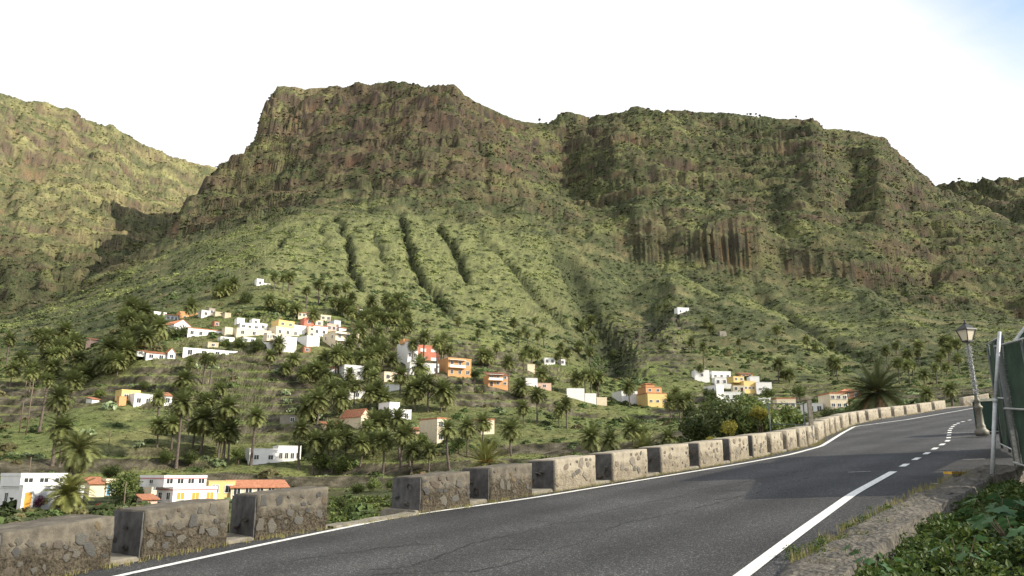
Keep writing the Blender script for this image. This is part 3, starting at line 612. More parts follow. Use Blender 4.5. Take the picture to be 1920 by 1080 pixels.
Fs = [(i * nw + k, i * nw + k + 1, (i + 1) * nw + k + 1, (i + 1) * nw + k) for i in range(nl - 1) for k in range(nw - 1)]
tag(obj('kerb', new_mesh('kerb', Vs, Fs, 'mortar', True)), kind='structure')

# ------------------------------------------------------------------ parapet: blocks with gaps on a low base
def front(px):
    """point on the wall's front foot below a picture column"""
    us_ = np.linspace(-6, 100, 4000); x, y = xy(us_, wall_v(us_)); z = zroad(us_)
    c = math.cos(PITCH); s = math.sin(PITCH); fw = y * c + z * s; q = 960 + F * x / fw
    k = np.where((q[:-1] < px) & (q[1:] >= px))[0]
    return us_[k[0]] if len(k) else None
def rounded(lx, ly, lz, cell, rad, seed, amp, shear=0.0):
    nx = max(2, int(lx / cell)); ny = max(2, int(ly / cell)); nz_ = max(2, int(lz / cell)); vid = {}; Vv = []; Ff = []
    def vert(i, j, k):
        key = (i, j, k)
        if key not in vid: vid[key] = len(Vv); Vv.append((lx * i / nx, ly * j / ny, lz * k / nz_))
        return vid[key]
    for i in range(nx):
        for k in range(nz_): Ff.append((vert(i,0,k), vert(i+1,0,k), vert(i+1,0,k+1), vert(i,0,k+1))); Ff.append((vert(i,ny,k), vert(i,ny,k+1), vert(i+1,ny,k+1), vert(i+1,ny,k)))
        for j in range(ny): Ff.append((vert(i,j,nz_), vert(i+1,j,nz_), vert(i+1,j+1,nz_), vert(i,j+1,nz_))); Ff.append((vert(i,j,0), vert(i,j+1,0), vert(i+1,j+1,0), vert(i+1,j,0)))
    for j in range(ny):
        for k in range(nz_): Ff.append((vert(0,j,k), vert(0,j,k+1), vert(0,j+1,k+1), vert(0,j+1,k))); Ff.append((vert(nx,j,k), vert(nx,j+1,k), vert(nx,j+1,k+1), vert(nx,j,k+1)))
    P = np.array(Vv); c = np.array([lx, ly, lz]) / 2; lo = np.array([rad] * 3); hi = np.array([lx, ly, lz]) - rad
    q = np.clip(P, lo, hi); d = P - q; l = np.linalg.norm(d, axis=1, keepdims=True); P = q + np.where(l > 1e-6, d / np.maximum(l, 1e-6) * rad, 0)
    n = (P - c) / np.array([lx, ly, lz]); n /= np.linalg.norm(n, axis=1, keepdims=True) + 1e-9
    e = fbm(P[:, 0] * 3.5 + P[:, 1] * 2.3 + seed, P[:, 2] * 3.5 - P[:, 1] * 1.7, 4, seed % 97)
    P = P + n * (e * amp)[:, None] ; P[:, 2] += P[:, 0] * shear * (P[:, 2] > -1)
    return P, Ff
stone_me = []; stone_pale = []
for k in range(7):
    r = np.random.default_rng(900 + k); n = 9; a = np.arange(n) * 2 * np.pi / n + r.normal(size=9) * 0.12; rad = 0.6 + 0.55 * r.random(n); Vv = []
    for ring, (s, h) in enumerate(((1.0, -0.25), (0.97, 0.05), (0.8, 0.17), (0.4, 0.2))):
        for i in range(n): Vv.append((math.cos(a[i]) * rad[i] * s, -h + (0.04 * r.random() if ring > 1 else 0), math.sin(a[i]) * rad[i] * s))
    Ff = [(g * n + i, g * n + (i + 1) % n, (g + 1) * n + (i + 1) % n, (g + 1) * n + i) for g in range(3) for i in range(n)] + [tuple(3 * n + i for i in range(n))]
    stone_me.append(new_mesh('stone', Vv, Ff, 'stone', False)); stone_pale.append(new_mesh('stone', Vv, Ff, 'stone_pale', False))
BLK = [(-215,-60),(-10,207),(263,425),(478,613),(790,881),(919,1000),(1041,1119),(1150,1216),(1242,1294),(1313,1358),(1371,1406),(1414,1440),(1448,1470),(1477,1496),(1501,1514),(1518,1530),(1536,1547),(1550,1556.5),(1559.5,1566),(1569.5,1577),(1582,1593),(1597,1608),(1612,1624),(1630,1648),(1653,1672),(1678,1696),(1701,1721),(1727,1748),(1754,1774)]
ordn = ['first','second','third','fourth','fifth','sixth','seventh','eighth','ninth','tenth','eleventh','twelfth','thirteenth','fourteenth','fifteenth','sixteenth','seventeenth','eighteenth','nineteenth','twentieth','twenty-first','twenty-second','twenty-third','twenty-fourth','twenty-fifth','twenty-sixth','twenty-seventh','twenty-eighth','twenty-ninth','thirtieth']
def parapet_block(u0, u1, i, label, dv=0.0):
    r = np.random.default_rng(90 + i); x0, y0 = xy(u0, wall_v(u0) + dv); x1, y1 = xy(u1, wall_v(u1) + dv); Lx = math.hypot(x1 - x0, y1 - y0); ang = math.atan2(y1 - y0, x1 - x0)
    hgt = 0.70 + 0.04 * r.random() + (0.06 if u0 > 34 else 0); th = float(np.interp(u0, [10, 16, 24], [1.0, 0.85, 0.6])); near = u0 < 26
    o = empty('parapet_block', (x0, y0, zroad(u0) - 0.06), ang); tag(o, label, 'parapet block', 'stone parapet blocks along the road')
    sh = (zroad(u1) - zroad(u0)) / Lx
    P, Ff = rounded(Lx, th, hgt + 0.06, 0.05 if u0 < 12 else (0.08 if near else 0.16), 0.022, i * 13 + 5, 0.016 if u0 < 12.5 else 0.010, sh)
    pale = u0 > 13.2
    obj('body', new_mesh('body', P, Ff, 'parapet_pale' if pale else 'parapet_old_shade', True), o)
    n = (int(7 + 9 * Lx) if u0 < 13 else int(7 + 5 * Lx)) if near else (6 if u0 < 45 else 5)
    placed = []
    for _ in range(n * 8):
        if len(placed) >= n: break
        s = (0.03 + 0.075 * r.random() ** 1.4) * (1.0 if near else 1.15); px_ = s + r.random() * max(0.05, Lx - 2 * s); pz = 0.15 + s + r.random() * (hgt - 0.12 - 2 * s)
        if any((px_ - a) ** 2 + (pz - c) ** 2 < (s + d) ** 2 * 1.1 for a, c, d in placed): continue
        placed.append((px_, pz, s))
        so_ = obj('stone', (stone_pale if pale else stone_me)[r.integers(7)], o, (px_, -0.004, pz + px_ * sh), (0, r.random() * 6.28, 0), (s * (0.8 + 0.5 * r.random()), 0.055, s * (0.85 + 0.8 * r.random())))
    if near: MB().box(-0.022, 0.012, 0.02, th - 0.02, 0.10, hgt + 0.03).build('end_shade_plaster', 'cement_shade', o)  # grey end plaster, its dark tone paints in the shade of that face
    if near:
        for _ in range(3):
            s = 0.06 + 0.07 * r.random(); obj('stone', stone_me[r.integers(7)], o, (-0.024, 0.12 + (th - 0.24) * r.random(), 0.2 + 0.4 * r.random()), (r.random() * 6.28, 0, -math.pi / 2), (s, 0.09, s))
    return o
blk_u = []
for i, (a, c) in enumerate(BLK):
    u0, u1 = front(a), front(c)
    if u0 is None or u1 is None: continue
    blk_u.append((u0, u1))
    look_ = 'brown pitted' if u0 < 13.2 else 'pale plastered'
    seen = i - 1
    lab = 'half hidden end block of the roadside wall, left of the picture edge' if i == 0 else f'{look_} stone parapet block, {ordn[seen]} from the left along the road'
    if i == 0: continue
    parapet_block(u0, u1, i, lab)
# the lone block across the far bend and the long one behind the lamp
P0 = on_road(1808, 763); u_, v_ = uv(P0[0], P0[1])
for (pa_, pb_, lab) in (((1806.5, 762.5), (1829, 759), 'lone pale parapet block at the far bend, left of the street lamp'), ((1836, 757), (1856, 753), 'pale parapet wall end showing just behind the street lamp')):
    A = on_road(*pa_); B = on_road(*pb_); B = A + (B - A) * 1.0
    B = at_r(pb_[0], pb_[1], math.hypot(A[0], A[1]) + 1.0)
    Lx = math.hypot(B[0] - A[0], B[1] - A[1]); ang = math.atan2(B[1] - A[1], B[0] - A[0])
    o = empty('parapet_block', (A[0], A[1], A[2] - 0.1), ang); tag(o, lab, 'parapet block', 'stone parapet blocks along the road')
    P, Ff = rounded(Lx, 0.5, 1.05, 0.16, 0.05, 555, 0.012, (B[2] - A[2]) / Lx); obj('body', new_mesh('body', P, Ff, 'parapet_pale', True), o)
    for k in range(6): obj('stone', stone_pale[k], o, (Lx * (0.15 + 0.14 * k), -0.004, 0.35 + 0.4 * ((k * 37) % 10) / 10), (0, k, 0), (0.1, 0.09, 0.13))
# the low base on which the blocks stand: one run per stretch, broken where the wall is missing
def base_run(u0, u1, label):
    us_ = np.linspace(u0, u1, max(3, int((u1 - u0) / 0.6))); prof = [(-0.03, -0.12), (-0.035, 0.05), (-0.07, 0.07), (-1.0, 0.075), (-1.08, 0.05), (-1.1, -1.6)]; Vb = []
    for k, u in enumerate(us_):
        for (dv, h) in prof:
            x, y = xy(u, wall_v(u) + dv + 0.02 * math.sin(k * 1.7)); Vb.append((x, y, zroad(u) + h + (0.015 * math.sin(k * 2.3) if h > 0 else 0)))
    n = len(prof); Fb = [(i * n + k, (i + 1) * n + k, (i + 1) * n + k + 1, i * n + k + 1) for i in range(len(us_) - 1) for k in range(n - 1)] + [tuple(range(n))[::-1], tuple((len(us_) - 1) * n + k for k in range(n))]
    tag(obj('low_wall', new_mesh('low_wall', Vb, Fb, 'cement', False)), label, 'wall', 'low bases of the parapet', 'thing')
base_run(-9, blk_u[3][1] + 0.05, 'low cement base under the nearest parapet blocks at lower left')
base_run(blk_u[4][0] - 0.1, 100, 'low cement base under the long run of parapet blocks up the road')
# thin cement lip where the wall is missing
us_ = np.linspace(blk_u[3][1] + 0.1, blk_u[4][0] - 0.15, 8); Vb = []
for k, u in enumerate(us_):
    for dv, h in ((0.1, -0.05), (0.06, 0.035), (-0.3, 0.04), (-0.36, -1.0)):
        x, y = xy(u, wall_v(u) + dv); Vb.append((x, y, zroad(u) + h + 0.01 * math.sin(k * 2)))
Fb = [(i * 4 + k, (i + 1) * 4 + k, (i + 1) * 4 + k + 1, i * 4 + k + 1) for i in range(7) for k in range(3)]
tag(obj('cement_lip', new_mesh('cement_lip', Vb, Fb, 'cement', False)), 'flat cement lip in the opening between two stretches of parapet', 'kerb')

# ------------------------------------------------------------------ houses
def wallmat(name, col, var=0.07):
    m, t, b = nodes(name); v = coords(t, 'Object'); n = noise_n(t, v, 0.9, 6, 0.65); n2 = noise_n(t, v, 7, 4, 0.6)
    r = ramp(t, [(0.25, tuple(c * (1 - var * 2.2) for c in col)), (0.6, col)]); t.links.new(n.outputs[0], r.inputs[0]); t.links.new(r.outputs[0], b.inputs['Base Color'])
    b.inputs['Roughness'].default_value = 0.9; b.inputs['Specular IOR Level'].default_value = 0.2; bump(t, b, n2.outputs[0], 0.02, 0.4)
for nm, c in dict(white=(0.74, 0.735, 0.72), cream=(0.66, 0.57, 0.42), yellow=(0.62, 0.46, 0.20), ochre=(0.46, 0.33, 0.14), orange=(0.55, 0.30, 0.14), salmon=(0.50, 0.185, 0.125), pink=(0.60, 0.42, 0.34),
                  grey=(0.30, 0.27, 0.23), bluegrey=(0.50, 0.54, 0.58), brown=(0.30, 0.15, 0.09), buff=(0.52, 0.44, 0.31), pinkband=(0.55, 0.22, 0.22), shutter=(0.58, 0.30, 0.06), bluedoor=(0.10, 0.30, 0.42)).items(): wallmat('wall_' + nm, c, 0.18 if nm in ('grey', 'buff') else 0.07)
m, t, b = nodes('roof_tile'); v = coords(t, 'Object'); n = noise_n(t, v, 2.2, 6, 0.7)
r = ramp(t, [(0.3, (0.22, 0.085, 0.045)), (0.5, (0.38, 0.155, 0.08)), (0.72, (0.48, 0.25, 0.14))]); t.links.new(n.outputs[0], r.inputs[0]); t.links.new(r.outputs[0], b.inputs['Base Color']); b.inputs['Roughness'].default_value = 0.9
plain('roof_flat', (0.42, 0.38, 0.33), 0.95, 0.2, 1.5)
m, t, b = nodes('glass_dark'); b.inputs['Base Color'].default_value = (0.035, 0.04, 0.045, 1); b.inputs['Roughness'].default_value = 0.15
plain('wood_dark', (0.10, 0.05, 0.03), 0.7, 0.3, 5); plain('metal_grey', (0.42, 0.43, 0.42), 0.5, 0.12, 6, metal=0.3); plain('pole_wood', (0.15, 0.115, 0.085), 0.9, 0.25, 4)
def tiled(name, pts_low, pts_high, parent, ribs=None):
    """a tiled slope between an eaves edge and a ridge edge, with rows of half-round tiles"""
    A, B = [Vector(q) for q in pts_low]; C, D = [Vector(q) for q in pts_high]; Lw = (B - A).length; n = max(8, min(60, int(Lw / 0.25))) * 2; Vv = []; Ff = []
    nr = (B - A).cross(C - A).normalized()
    if nr.z < 0: nr = -nr
    for i in range(n + 1):
        t_ = i / n; h = nr * (0.05 if i % 2 else 0.0)
        Vv += [tuple(A.lerp(B, t_) + h), tuple(C.lerp(D, t_) + h), tuple(A.lerp(B, t_) + h - nr * 0.14), tuple(C.lerp(D, t_) + h - nr * 0.14)]
    for i in range(n):
        a = 4 * i; Ff += [(a, a + 4, a + 5, a + 1), (a + 2, a + 3, a + 7, a + 6), (a, a + 2, a + 6, a + 4)]
    Ff += [(0, 1, 3, 2), (4*n, 4*n + 2, 4*n + 3, 4*n + 1)]
    return obj(name, new_mesh(name, Vv, Ff, 'roof_tile'), parent)
def mod_window(parent, x, z, w, h, face='front', W=0, D=0, kind='window', mat='glass_dark', frame='wall_white'):
    """a window or door with its own frame and pane, let into a wall face"""
    fr = MB(); e = 0.09
    fr.box(-w/2 - e, w/2 + e, -0.07, 0.05, h, h + e); fr.box(-w/2 - e, -w/2, -0.07, 0.05, 0, h); fr.box(w/2, w/2 + e, -0.07, 0.05, 0, h)
    if kind == 'window': fr.box(-w/2 - e - 0.05, w/2 + e + 0.05, -0.12, 0.05, -0.08, 0); fr.box(-0.03, 0.03, -0.05, 0.05, 0, h)
    loc, rz = ((x, 0, z), 0) if face == 'front' else (((0, x, z), -math.pi / 2) if face == 'left' else ((W, x, z), math.pi / 2))
    f_ = fr.build(kind, frame, parent, loc=loc, rot=(0, 0, rz))
    MB().box(-w/2, w/2, -0.03, 0.04, 0, h).build('pane' if kind == 'window' else 'door_leaf', mat, f_)
    return f_
HOUSES = []
def house(label, boxes, th=25, cat='house', name='house', r=None, group='houses of the hillside village', drop=3.0):
    """boxes: dicts with the pixel columns of left end, near corner, right end, and rows of top and foot of each block"""
    HOUSES.append(dict(label=label, boxes=boxes, th=th, cat=cat, name=name, r=r, group=group, drop=drop))
def B(xl, xc, xr, yt, yb, wall='white', roof='flat', n=0, rows=1, nl=0, door=None, part='wall', back=0.0, shut='glass_dark', wh=None, dep=None, balc=False, band=None, ww=None):
    return dict(xl=xl, xc=xc, xr=xr, yt=yt, yb=yb, wall=wall, roof=roof, n=n, rows=rows, nl=nl, door=door, part=part, back=back, shut=shut, wh=wh, dep=dep, balc=balc, band=band, ww=ww)
def build_house(h, P0):
    b0 = h['boxes'][0]; az = math.atan2(P0[0], P0[1]); th = R(h['th']); rz = -az + th     # front normal turned to the right of the line of sight
    o = empty(h['name'], tuple(P0), rz); tag(o, h['label'], h['cat'], h['group'], 'thing')
    dist = math.sqrt(P0[0]**2 + P0[1]**2 + P0[2]**2); d0 = ray(b0['xc'], b0['yb']); m = dist / np.linalg.norm(d0)      # metres per pixel here
    c, s = math.cos(th), math.sin(th)
    for bi, q in enumerate(h['boxes']):
        ox = (q['xc'] - b0['xc']) * m / c; oz = (b0['yb'] - q['yb']) * m
        Wd = max(0.6, (q['xr'] - q['xc']) * m / c); D = q['dep'] or min(max((q['xc'] - q['xl']) * m / max(s, 0.2), 3.0), 14.0); H = (q['yb'] - q['yt']) * m
        oy = q['back']; ox += 0.0 - oy * s / c * 0 
        z0 = -h['drop'] if q['yb'] >= b0['yb'] - 0.5 else -0.05
        if q['roof'] in ('gable', 'mono', 'hip', 'gable_x'): H_w = H * (0.62 if q['roof'] in ('gable', 'gable_x') else 0.72)
        else: H_w = H - 0.33 if (q['roof'] in ('flat', 'flat_red') and H > 1.5) else H
        mb = MB().box(0, Wd, 0, D, z0, H_w)
        if q['roof'] == 'gable':      # ridge runs back; the front wall is the gable
            mb.poly([(0, 0, H_w), (Wd, 0, H_w), (Wd / 2, 0, H)]); mb.poly([(0, D, H_w), (Wd / 2, D, H), (Wd, D, H_w)])
        wl = mb.build(q['part'], 'wall_' + q['wall'], o, loc=(ox, oy, oz))
        rf = None
        if q['roof'] in ('flat', 'flat_red', 'plain'):
            p = MB(); e = 0.06; t_ = 0.22; hp = 0.35
            if q['roof'] == 'plain': p.box(-e, Wd + e, -e, D + e, H_w + 0.003, H_w + 0.12)
            else:
                p.box(-e, Wd + e, -e, t_, H_w + 0.003, H_w + hp); p.box(-e, Wd + e, D - t_, D + e, H_w + 0.003, H_w + hp); p.box(-e, t_, t_ + 0.003, D - t_ - 0.003, H_w + 0.003, H_w + hp); p.box(Wd - t_, Wd + e, t_ + 0.003, D - t_ - 0.003, H_w + 0.003, H_w + hp)
            p.build('parapet', 'roof_tile' if q['roof'] == 'flat_red' else 'wall_' + q['wall'], wl)
            MB().box(t_, Wd - t_, t_, D - t_, H_w + 0.002, H_w + 0.05).build('roof', 'roof_flat', wl) if q['roof'] != 'plain' else None
        elif q['roof'] == 'mono': tiled('roof', ((-0.25, -0.35, H_w - 0.05), (Wd + 0.25, -0.35, H_w - 0.05)), ((-0.25, D + 0.1, H + 0.15), (Wd + 0.25, D + 0.1, H + 0.15)), wl); 
        elif q['roof'] == 'hip':
            i_ = min(Wd, D) * 0.42
            tiled('roof', ((-0.3, -0.35, H_w - 0.05), (Wd + 0.3, -0.35, H_w - 0.05)), ((i_, D / 2, H), (Wd - i_, D / 2, H)), wl); tiled('roof', ((Wd + 0.3, D + 0.35, H_w - 0.05), (-0.3, D + 0.35, H_w - 0.05)), ((Wd - i_, D / 2, H), (i_, D / 2, H)), wl)
            tiled('roof', ((-0.3, D + 0.35, H_w - 0.05), (-0.3, -0.35, H_w - 0.05)), ((i_, D / 2 + 0.05, H), (i_, D / 2 - 0.05, H)), wl); tiled('roof', ((Wd + 0.3, -0.35, H_w - 0.05), (Wd + 0.3, D + 0.35, H_w - 0.05)), ((Wd - i_, D / 2 - 0.05, H), (Wd - i_, D / 2 + 0.05, H)), wl)
        elif q['roof'] == 'gable_x':      # ridge along the front
            tiled('roof', ((-0.25, -0.35, H_w - 0.06), (Wd + 0.25, -0.35, H_w - 0.06)), ((-0.25, D / 2, H), (Wd + 0.25, D / 2, H)), wl); tiled('roof', ((Wd + 0.25, D + 0.35, H_w - 0.06), (-0.25, D + 0.35, H_w - 0.06)), ((Wd + 0.25, D / 2, H), (-0.25, D / 2, H)), wl)
            MB().poly([(0, 0, H_w), (0, D / 2, H - 0.1), (0, D, H_w)]).poly([(Wd, 0, H_w), (Wd, D, H_w), (Wd, D / 2, H - 0.1)]).build('gable_wall', 'wall_' + q['wall'], wl)
        elif q['roof'] == 'gable':
            tiled('roof', ((-0.25, D + 0.2, H_w - 0.06), (-0.25, -0.2, H_w - 0.06)), ((Wd / 2, D + 0.2, H + 0.08), (Wd / 2, -0.2, H + 0.08)), wl); tiled('roof', ((Wd + 0.25, -0.2, H_w - 0.06), (Wd + 0.25, D + 0.2, H_w - 0.06)), ((Wd / 2, -0.2, H + 0.08), (Wd / 2, D + 0.2, H + 0.08)), wl)
        if q['band']: 
            for zb in ((H_w * 0.5,) if q['rows'] > 1 else (H_w - 0.12,)): MB().box(-0.08, Wd + 0.08, -0.08, D + 0.08, zb, zb + 0.13).build('band', 'wall_' + q['band'], wl)
        rows = q['rows']; fh = H_w / rows
        if q['n']:
            w = min(q['ww'] or 1.05, Wd / q['n'] * 0.55); hh = q['wh'] or min(1.25, fh * 0.42)
            for rr in range(rows):
                for k in range(q['n']):
                    x = Wd * (k + 0.5) / q['n']
                    if q['door'] is not None and rr == 0 and k == q['door']: mod_window(wl, x, 0.02, min(1.1, w * 1.1), min(2.1, fh * 0.72), 'front', kind='door', mat='wood_dark' if q['shut'] == 'glass_dark' else q['shut']); continue
                    mod_window(wl, x, fh * rr + fh * 0.36, w, hh, 'front', mat=q['shut'])
        if q['nl']:
            for rr in range(rows):
                for k in range(q['nl']): mod_window(wl, D * (k + 0.5) / q['nl'], fh * rr + fh * 0.36, min(0.95, D / q['nl'] * 0.5), min(1.2, fh * 0.42), 'left')
        if q['balc']:
            zb = fh * (rows - 1) + 0.05; bb = MB().box(0.1, Wd * 0.7, -1.1, -0.003, zb - 0.15, zb); bal = bb.build('balcony', 'wall_' + q['wall'], wl)
            rl = MB().box(0.1, Wd * 0.7, -1.1, -1.02, zb + 0.003, zb + 0.85); rl.build('railing', 'wall_white', bal)
            MB().box(0.05, Wd * 0.72, -1.2, -0.004, min(H_w, zb + 2.6), min(H_w, zb + 2.6) + 0.12).build('awning', 'wall_white', bal)
    return o
VL = 'houses at the foot of the slope'
house('white two-storey house with orange door below the near palms, far left', [B(-25,52,143,913,956,'white','flat',0,1,3), B(38,48,126,889,913,'white','flat',3,1,0,part='upper_storey',back=2.5,dep=6), B(22,33,52,912,956,'white','plain',1,1,0,door=0,shut='wall_shutter',part='porch',back=-1.2,dep=1.1)], 22, group=VL)
house('small cream house with blue door beside the near palms', [B(160,166,192,897,932,'cream','mono',0,1,0,dep=4), B(190,193,214,899,930,'cream','flat',2,1,0,door=0,shut='wall_bluedoor',part='annex',dep=4)], 15, group=VL)
house('white house with pink bands and yellow shutters above the parapet', [B(293,322,402,914,948,'white','flat',3,1,2,shut='wall_shutter',band='pinkband'), B(294,311,387,893,914,'white','flat',4,1,1,part='upper_storey',back=1.0,dep=7,wh=0.7,band='pinkband')], 28, group=VL)
house('ochre yellow house wedged behind the pink-banded white house', [B(384,389,437,904,936,'yellow','plain',2,1,0,dep=6)], 18, group=VL)
house('long cream house with terracotta tiled roof above the parapet', [B(424,432,537,901,936,'cream','gable_x',5,1,0,dep=6,wh=1.1)], 14, group=VL)
house('tiny cream shed left of the pink-banded house', [B(273,283,294,901,930,'cream','plain',1,1,0,dep=3)], 25, group=VL, name='shed', cat='shed')
house('low shed with brown roof left of the pink-banded house', [B(262,267,292,930,950,'pink','mono',0,1,0,dep=3)], 15, group=VL, name='shed', cat='shed')
house('long low white house with row of dark windows between tall palms', [B(461,466,518,842,872,'white','plain',2,1,0,dep=6,wh=0.9,ww=1.0), B(516,518,561,836,872,'white','plain',4,1,0,part='wing',dep=6,wh=1.2,ww=1.2)], 10, group=VL)
MG = 'houses in the middle of the valley'
house('yellow box house above a white house on the left slope', [B(222,226,258,730,756,'yellow','flat',2,1,0,dep=5,ww=1.0), B(216,219,231,745,757,'orange','plain',0,1,0,part='annex',back=-2,dep=2)], 18, group=MG)
house('white house with one window in front of the yellow box house', [B(244,250,282,738,764,'white','plain',2,1,0,dep=5), ], 22, group=MG)
house('white house end half hidden by palms right of the yellow box house', [B(301,305,320,733,762,'white','mono',1,1,0,dep=5)], 15, group=MG)
house('tiny white hut alone on the left slope', [B(160,172,184,744,757,'white','mono',0,1,0,dep=3)], 30, group=MG, name='hut', cat='hut')
VG = 'houses of the upper village'
house('small white house at the upper left edge of the village', [B(283,287,309,583,602,'white','flat',2,1,0)], 18, group=VG)
house('pale blue house with tiled roof and orange end, upper left village', [B(308,311,332,584,603,'bluegrey','mono',3,1,0,dep=6), B(329,334,370,580,602,'orange','flat',2,1,0,part='wing',dep=6)], 12, group=VG)
house('white gabled house behind the dark round tree', [B(304,325,355,596,625,'white','gable',1,1,0,dep=9)], 30, group=VG)
house('long white house with red roof edge right of the dark tree', [B(347,351,413,613,632,'white','flat_red',4,1,0,dep=6)], 12, group=VG)
house('grey unfinished block house at the village top left', [B(386,391,402,577,592,'grey','plain',1,1,0), B(372,377,392,584,597,'white','plain',1,1,0,part='annex',back=-1,dep=4)], 20, group=VG)
house('pale rough block hut beside the grey unfinished house', [B(400,403,416,584,594,'buff','plain',0,1,0)], 18, group=VG, name='hut', cat='hut')
house('small buff hut right of the rough block hut', [B(418,421,432,586,597,'buff','plain',0,1,0)], 18, group=VG, name='hut', cat='hut')
house('brown brick shed above the long white house', [B(398,401,411,602,613,'brown','plain',1,1,0)], 20, group=VG, name='shed', cat='shed')
house('stepped white three-level house in the village centre', [B(446,449,484,604,628,'white','flat',3,2,0), B(442,444,457,595,606,'white','flat',0,1,0,part='upper_storey',back=0.6,dep=4), B(469,471,484,594,605,'white','flat',1,1,0,part='tower',back=0.6,dep=4), B(436,440,502,618,634,'cream','plain',3,1,0,part='lower_wing',back=-3,dep=2.8)], 14, group=VG)
house('cream flat house left of the stepped white house', [B(418,421,446,613,630,'cream','plain',0,1,0,dep=4)], 15, group=VG)
house('yellow and ochre house with upper terrace in the village centre', [B(494,517,560,611,630,'cream','flat',3,1,0,dep=10), B(508,523,552,597,611,'yellow','flat',2,1,0,part='upper_storey',back=1,dep=6), B(545,551,577,602,624,'white','plain',0,1,0,part='wing',back=2,dep=6)], 26, group=VG)
house('white block with glazed porch below the yellow house', [B(496,511,554,627,660,'white','flat',0,1,0,dep=9), B(496,498,512,626,640,'cream','plain',3,1,0,part='porch',back=-0.5,dep=3)], 24, group=VG)
house('plain white cube house right of the glazed white block', [B(556,575,598,629,651,'white','plain',0,1,0,dep=8)], 32, group=VG)
house('white house with salmon upper part behind a tall palm', [B(582,587,613,609,631,'white','flat_red',2,1,0,dep=6), B(570,574,592,594,610,'salmon','plain',1,1,0,part='upper_storey',back=3,dep=5), B(592,594,608,597,610,'cream','plain',1,1,0,part='terrace_room',back=2.5,dep=5)], 18, group=VG)
house('brown-roofed loggia house at the top of the village', [B(556,559,580,580,596,'cream','mono',3,1,0,dep=5)], 15, group=VG)
house('cream house behind the salmon one, upper right village', [B(598,601,620,590,602,'cream','plain',2,1,0,dep=5)], 15, group=VG)
house('grey-blue house with white annex at the right village end', [B(620,626,638,600,620,'bluegrey','plain',1,1,0,dep=5), B(632,634,647,610,621,'white','mono',0,1,0,part='annex',back=-1,dep=3)], 25, group=VG)
house('cream and orange house with balcony behind palms, right village end', [B(606,628,672,620,655,'cream','flat',3,2,2,dep=10,balc=True)], 28, group=VG)
house('white tower hut with long white wall above the village', [B(478,481,493,522,537,'white','plain',1,1,0,dep=4), B(491,493,518,529,543,'white','plain',0,1,0,part='garden_wall',dep=1.2)], 15, group=VG, name='hut', cat='hut')
house('small white house squeezed between stepped white house and yellow house', [B(482,485,500,606,620,'white','plain',1,1,0,dep=4)], 18, group=VG)
house('narrow cream house left of the salmon-topped white house', [B(576,578,590,612,632,'cream','plain',1,2,0,dep=4)], 18, group=VG)
house('low white annex below the stepped white house', [B(452,455,478,632,642,'white','plain',2,1,0,dep=4)], 14, group=VG)
house('low white wall house above the long ruin, right part', [B(410,413,438,631,642,'white','plain',1,1,0,dep=4)], 14, group=VG)
house('pale pink house between the grey-blue house and the balcony house', [B(610,613,630,606,622,'pink','flat',2,1,0,dep=5)], 18, group=VG)
house('tiny white hut among dark palms right of the village', [B(672,674,681,580,591,'white','plain',0,1,0,dep=3)], 20, group=VG, name='hut', cat='hut')
house('roofless white ruin with empty window openings on the terrace edge', [B(338,342,440,651,671,'white','none',4,1,0,dep=0.7,wh=1.6,ww=1.3), B(439,440,467,652,672,'cream','none',1,1,0,part='ruined_wall',dep=0.7,wh=1.7)], 8, group=VG, name='ruin', cat='ruin')
house('white cottage with terracotta roof left of the long ruin', [B(270,273,308,654,676,'white','mono',2,1,0,dep=5,ww=1.2), B(306,309,322,649,673,'white','gable',1,1,0,part='gable_end',back=-1,dep=5), B(256,258,272,653,668,'white','mono',1,1,0,part='annex',back=1,dep=4)], 14, group=VG)
house('brown hut with red roof among palms on the left slope', [B(163,168,215,630,652,'pink','mono',2,1,0,dep=6)], 14, group=VG, name='hut', cat='hut')
house('pale stone shed above the roofless ruin', [B(386,389,408,641,652,'buff','plain',1,1,0,dep=3)], 15, group=VG, name='shed', cat='shed')
house('low red-brown shed below the white cube house', [B(566,569,582,650,662,'brown','plain',1,1,0,dep=3)], 18, group=VG, name='shed', cat='shed')
house('tall white house with orange roof edge left of the red house', [B(744,763,783,640,690,'white','flat',2,3,0,dep=8), B(757,760,770,634,642,'orange','plain',0,1,0,part='roof_room',back=2,dep=3)], 28, group=MG)
house('tall salmon red house with white balcony between palm trunks', [B(778,783,823,646,680,'salmon','flat',2,2,0,dep=8,balc=False,shut='wall_white',ww=2.0,wh=1.0), ], 18, group=MG)
house('white lower block with small windows under the salmon red house', [B(758,768,824,679,702,'white','plain',4,1,0,dep=4)], 20, group=MG, r=-3)
house('orange house with balcony right of the salmon red house', [B(826,840,884,670,706,'orange','flat',3,2,0,dep=9,balc=True)], 24, group=MG)
house('yellow-orange two-storey house with deep loggia above green field', [B(906,915,953,694,724,'orange','mono',3,2,0,dep=6,balc=True,door=0)], 16, group=MG)
house('white house with purple bougainvillea among the palms', [B(641,645,681,684,712,'white','plain',2,1,0,dep=6)], 18, group=MG)
house('white hut with brown roof left of the bougainvillea house', [B(609,612,632,685,700,'white','mono',0,1,0,dep=4)], 15, group=MG, name='hut', cat='hut')
house('cream house mostly hidden by palms below the tall white house', [B(716,720,762,697,716,'cream','plain',3,1,0,dep=5)], 18, group=MG)
house('white house glimpsed behind a row of palm trunks', [B(650,654,684,732,750,'white','plain',1,1,0,dep=5)], 15, group=MG)
house('white sloping garden building above the palm grove', [B(721,724,752,721,736,'white','plain',0,1,0,dep=4)], 18, group=MG, name='outbuilding', cat='building')
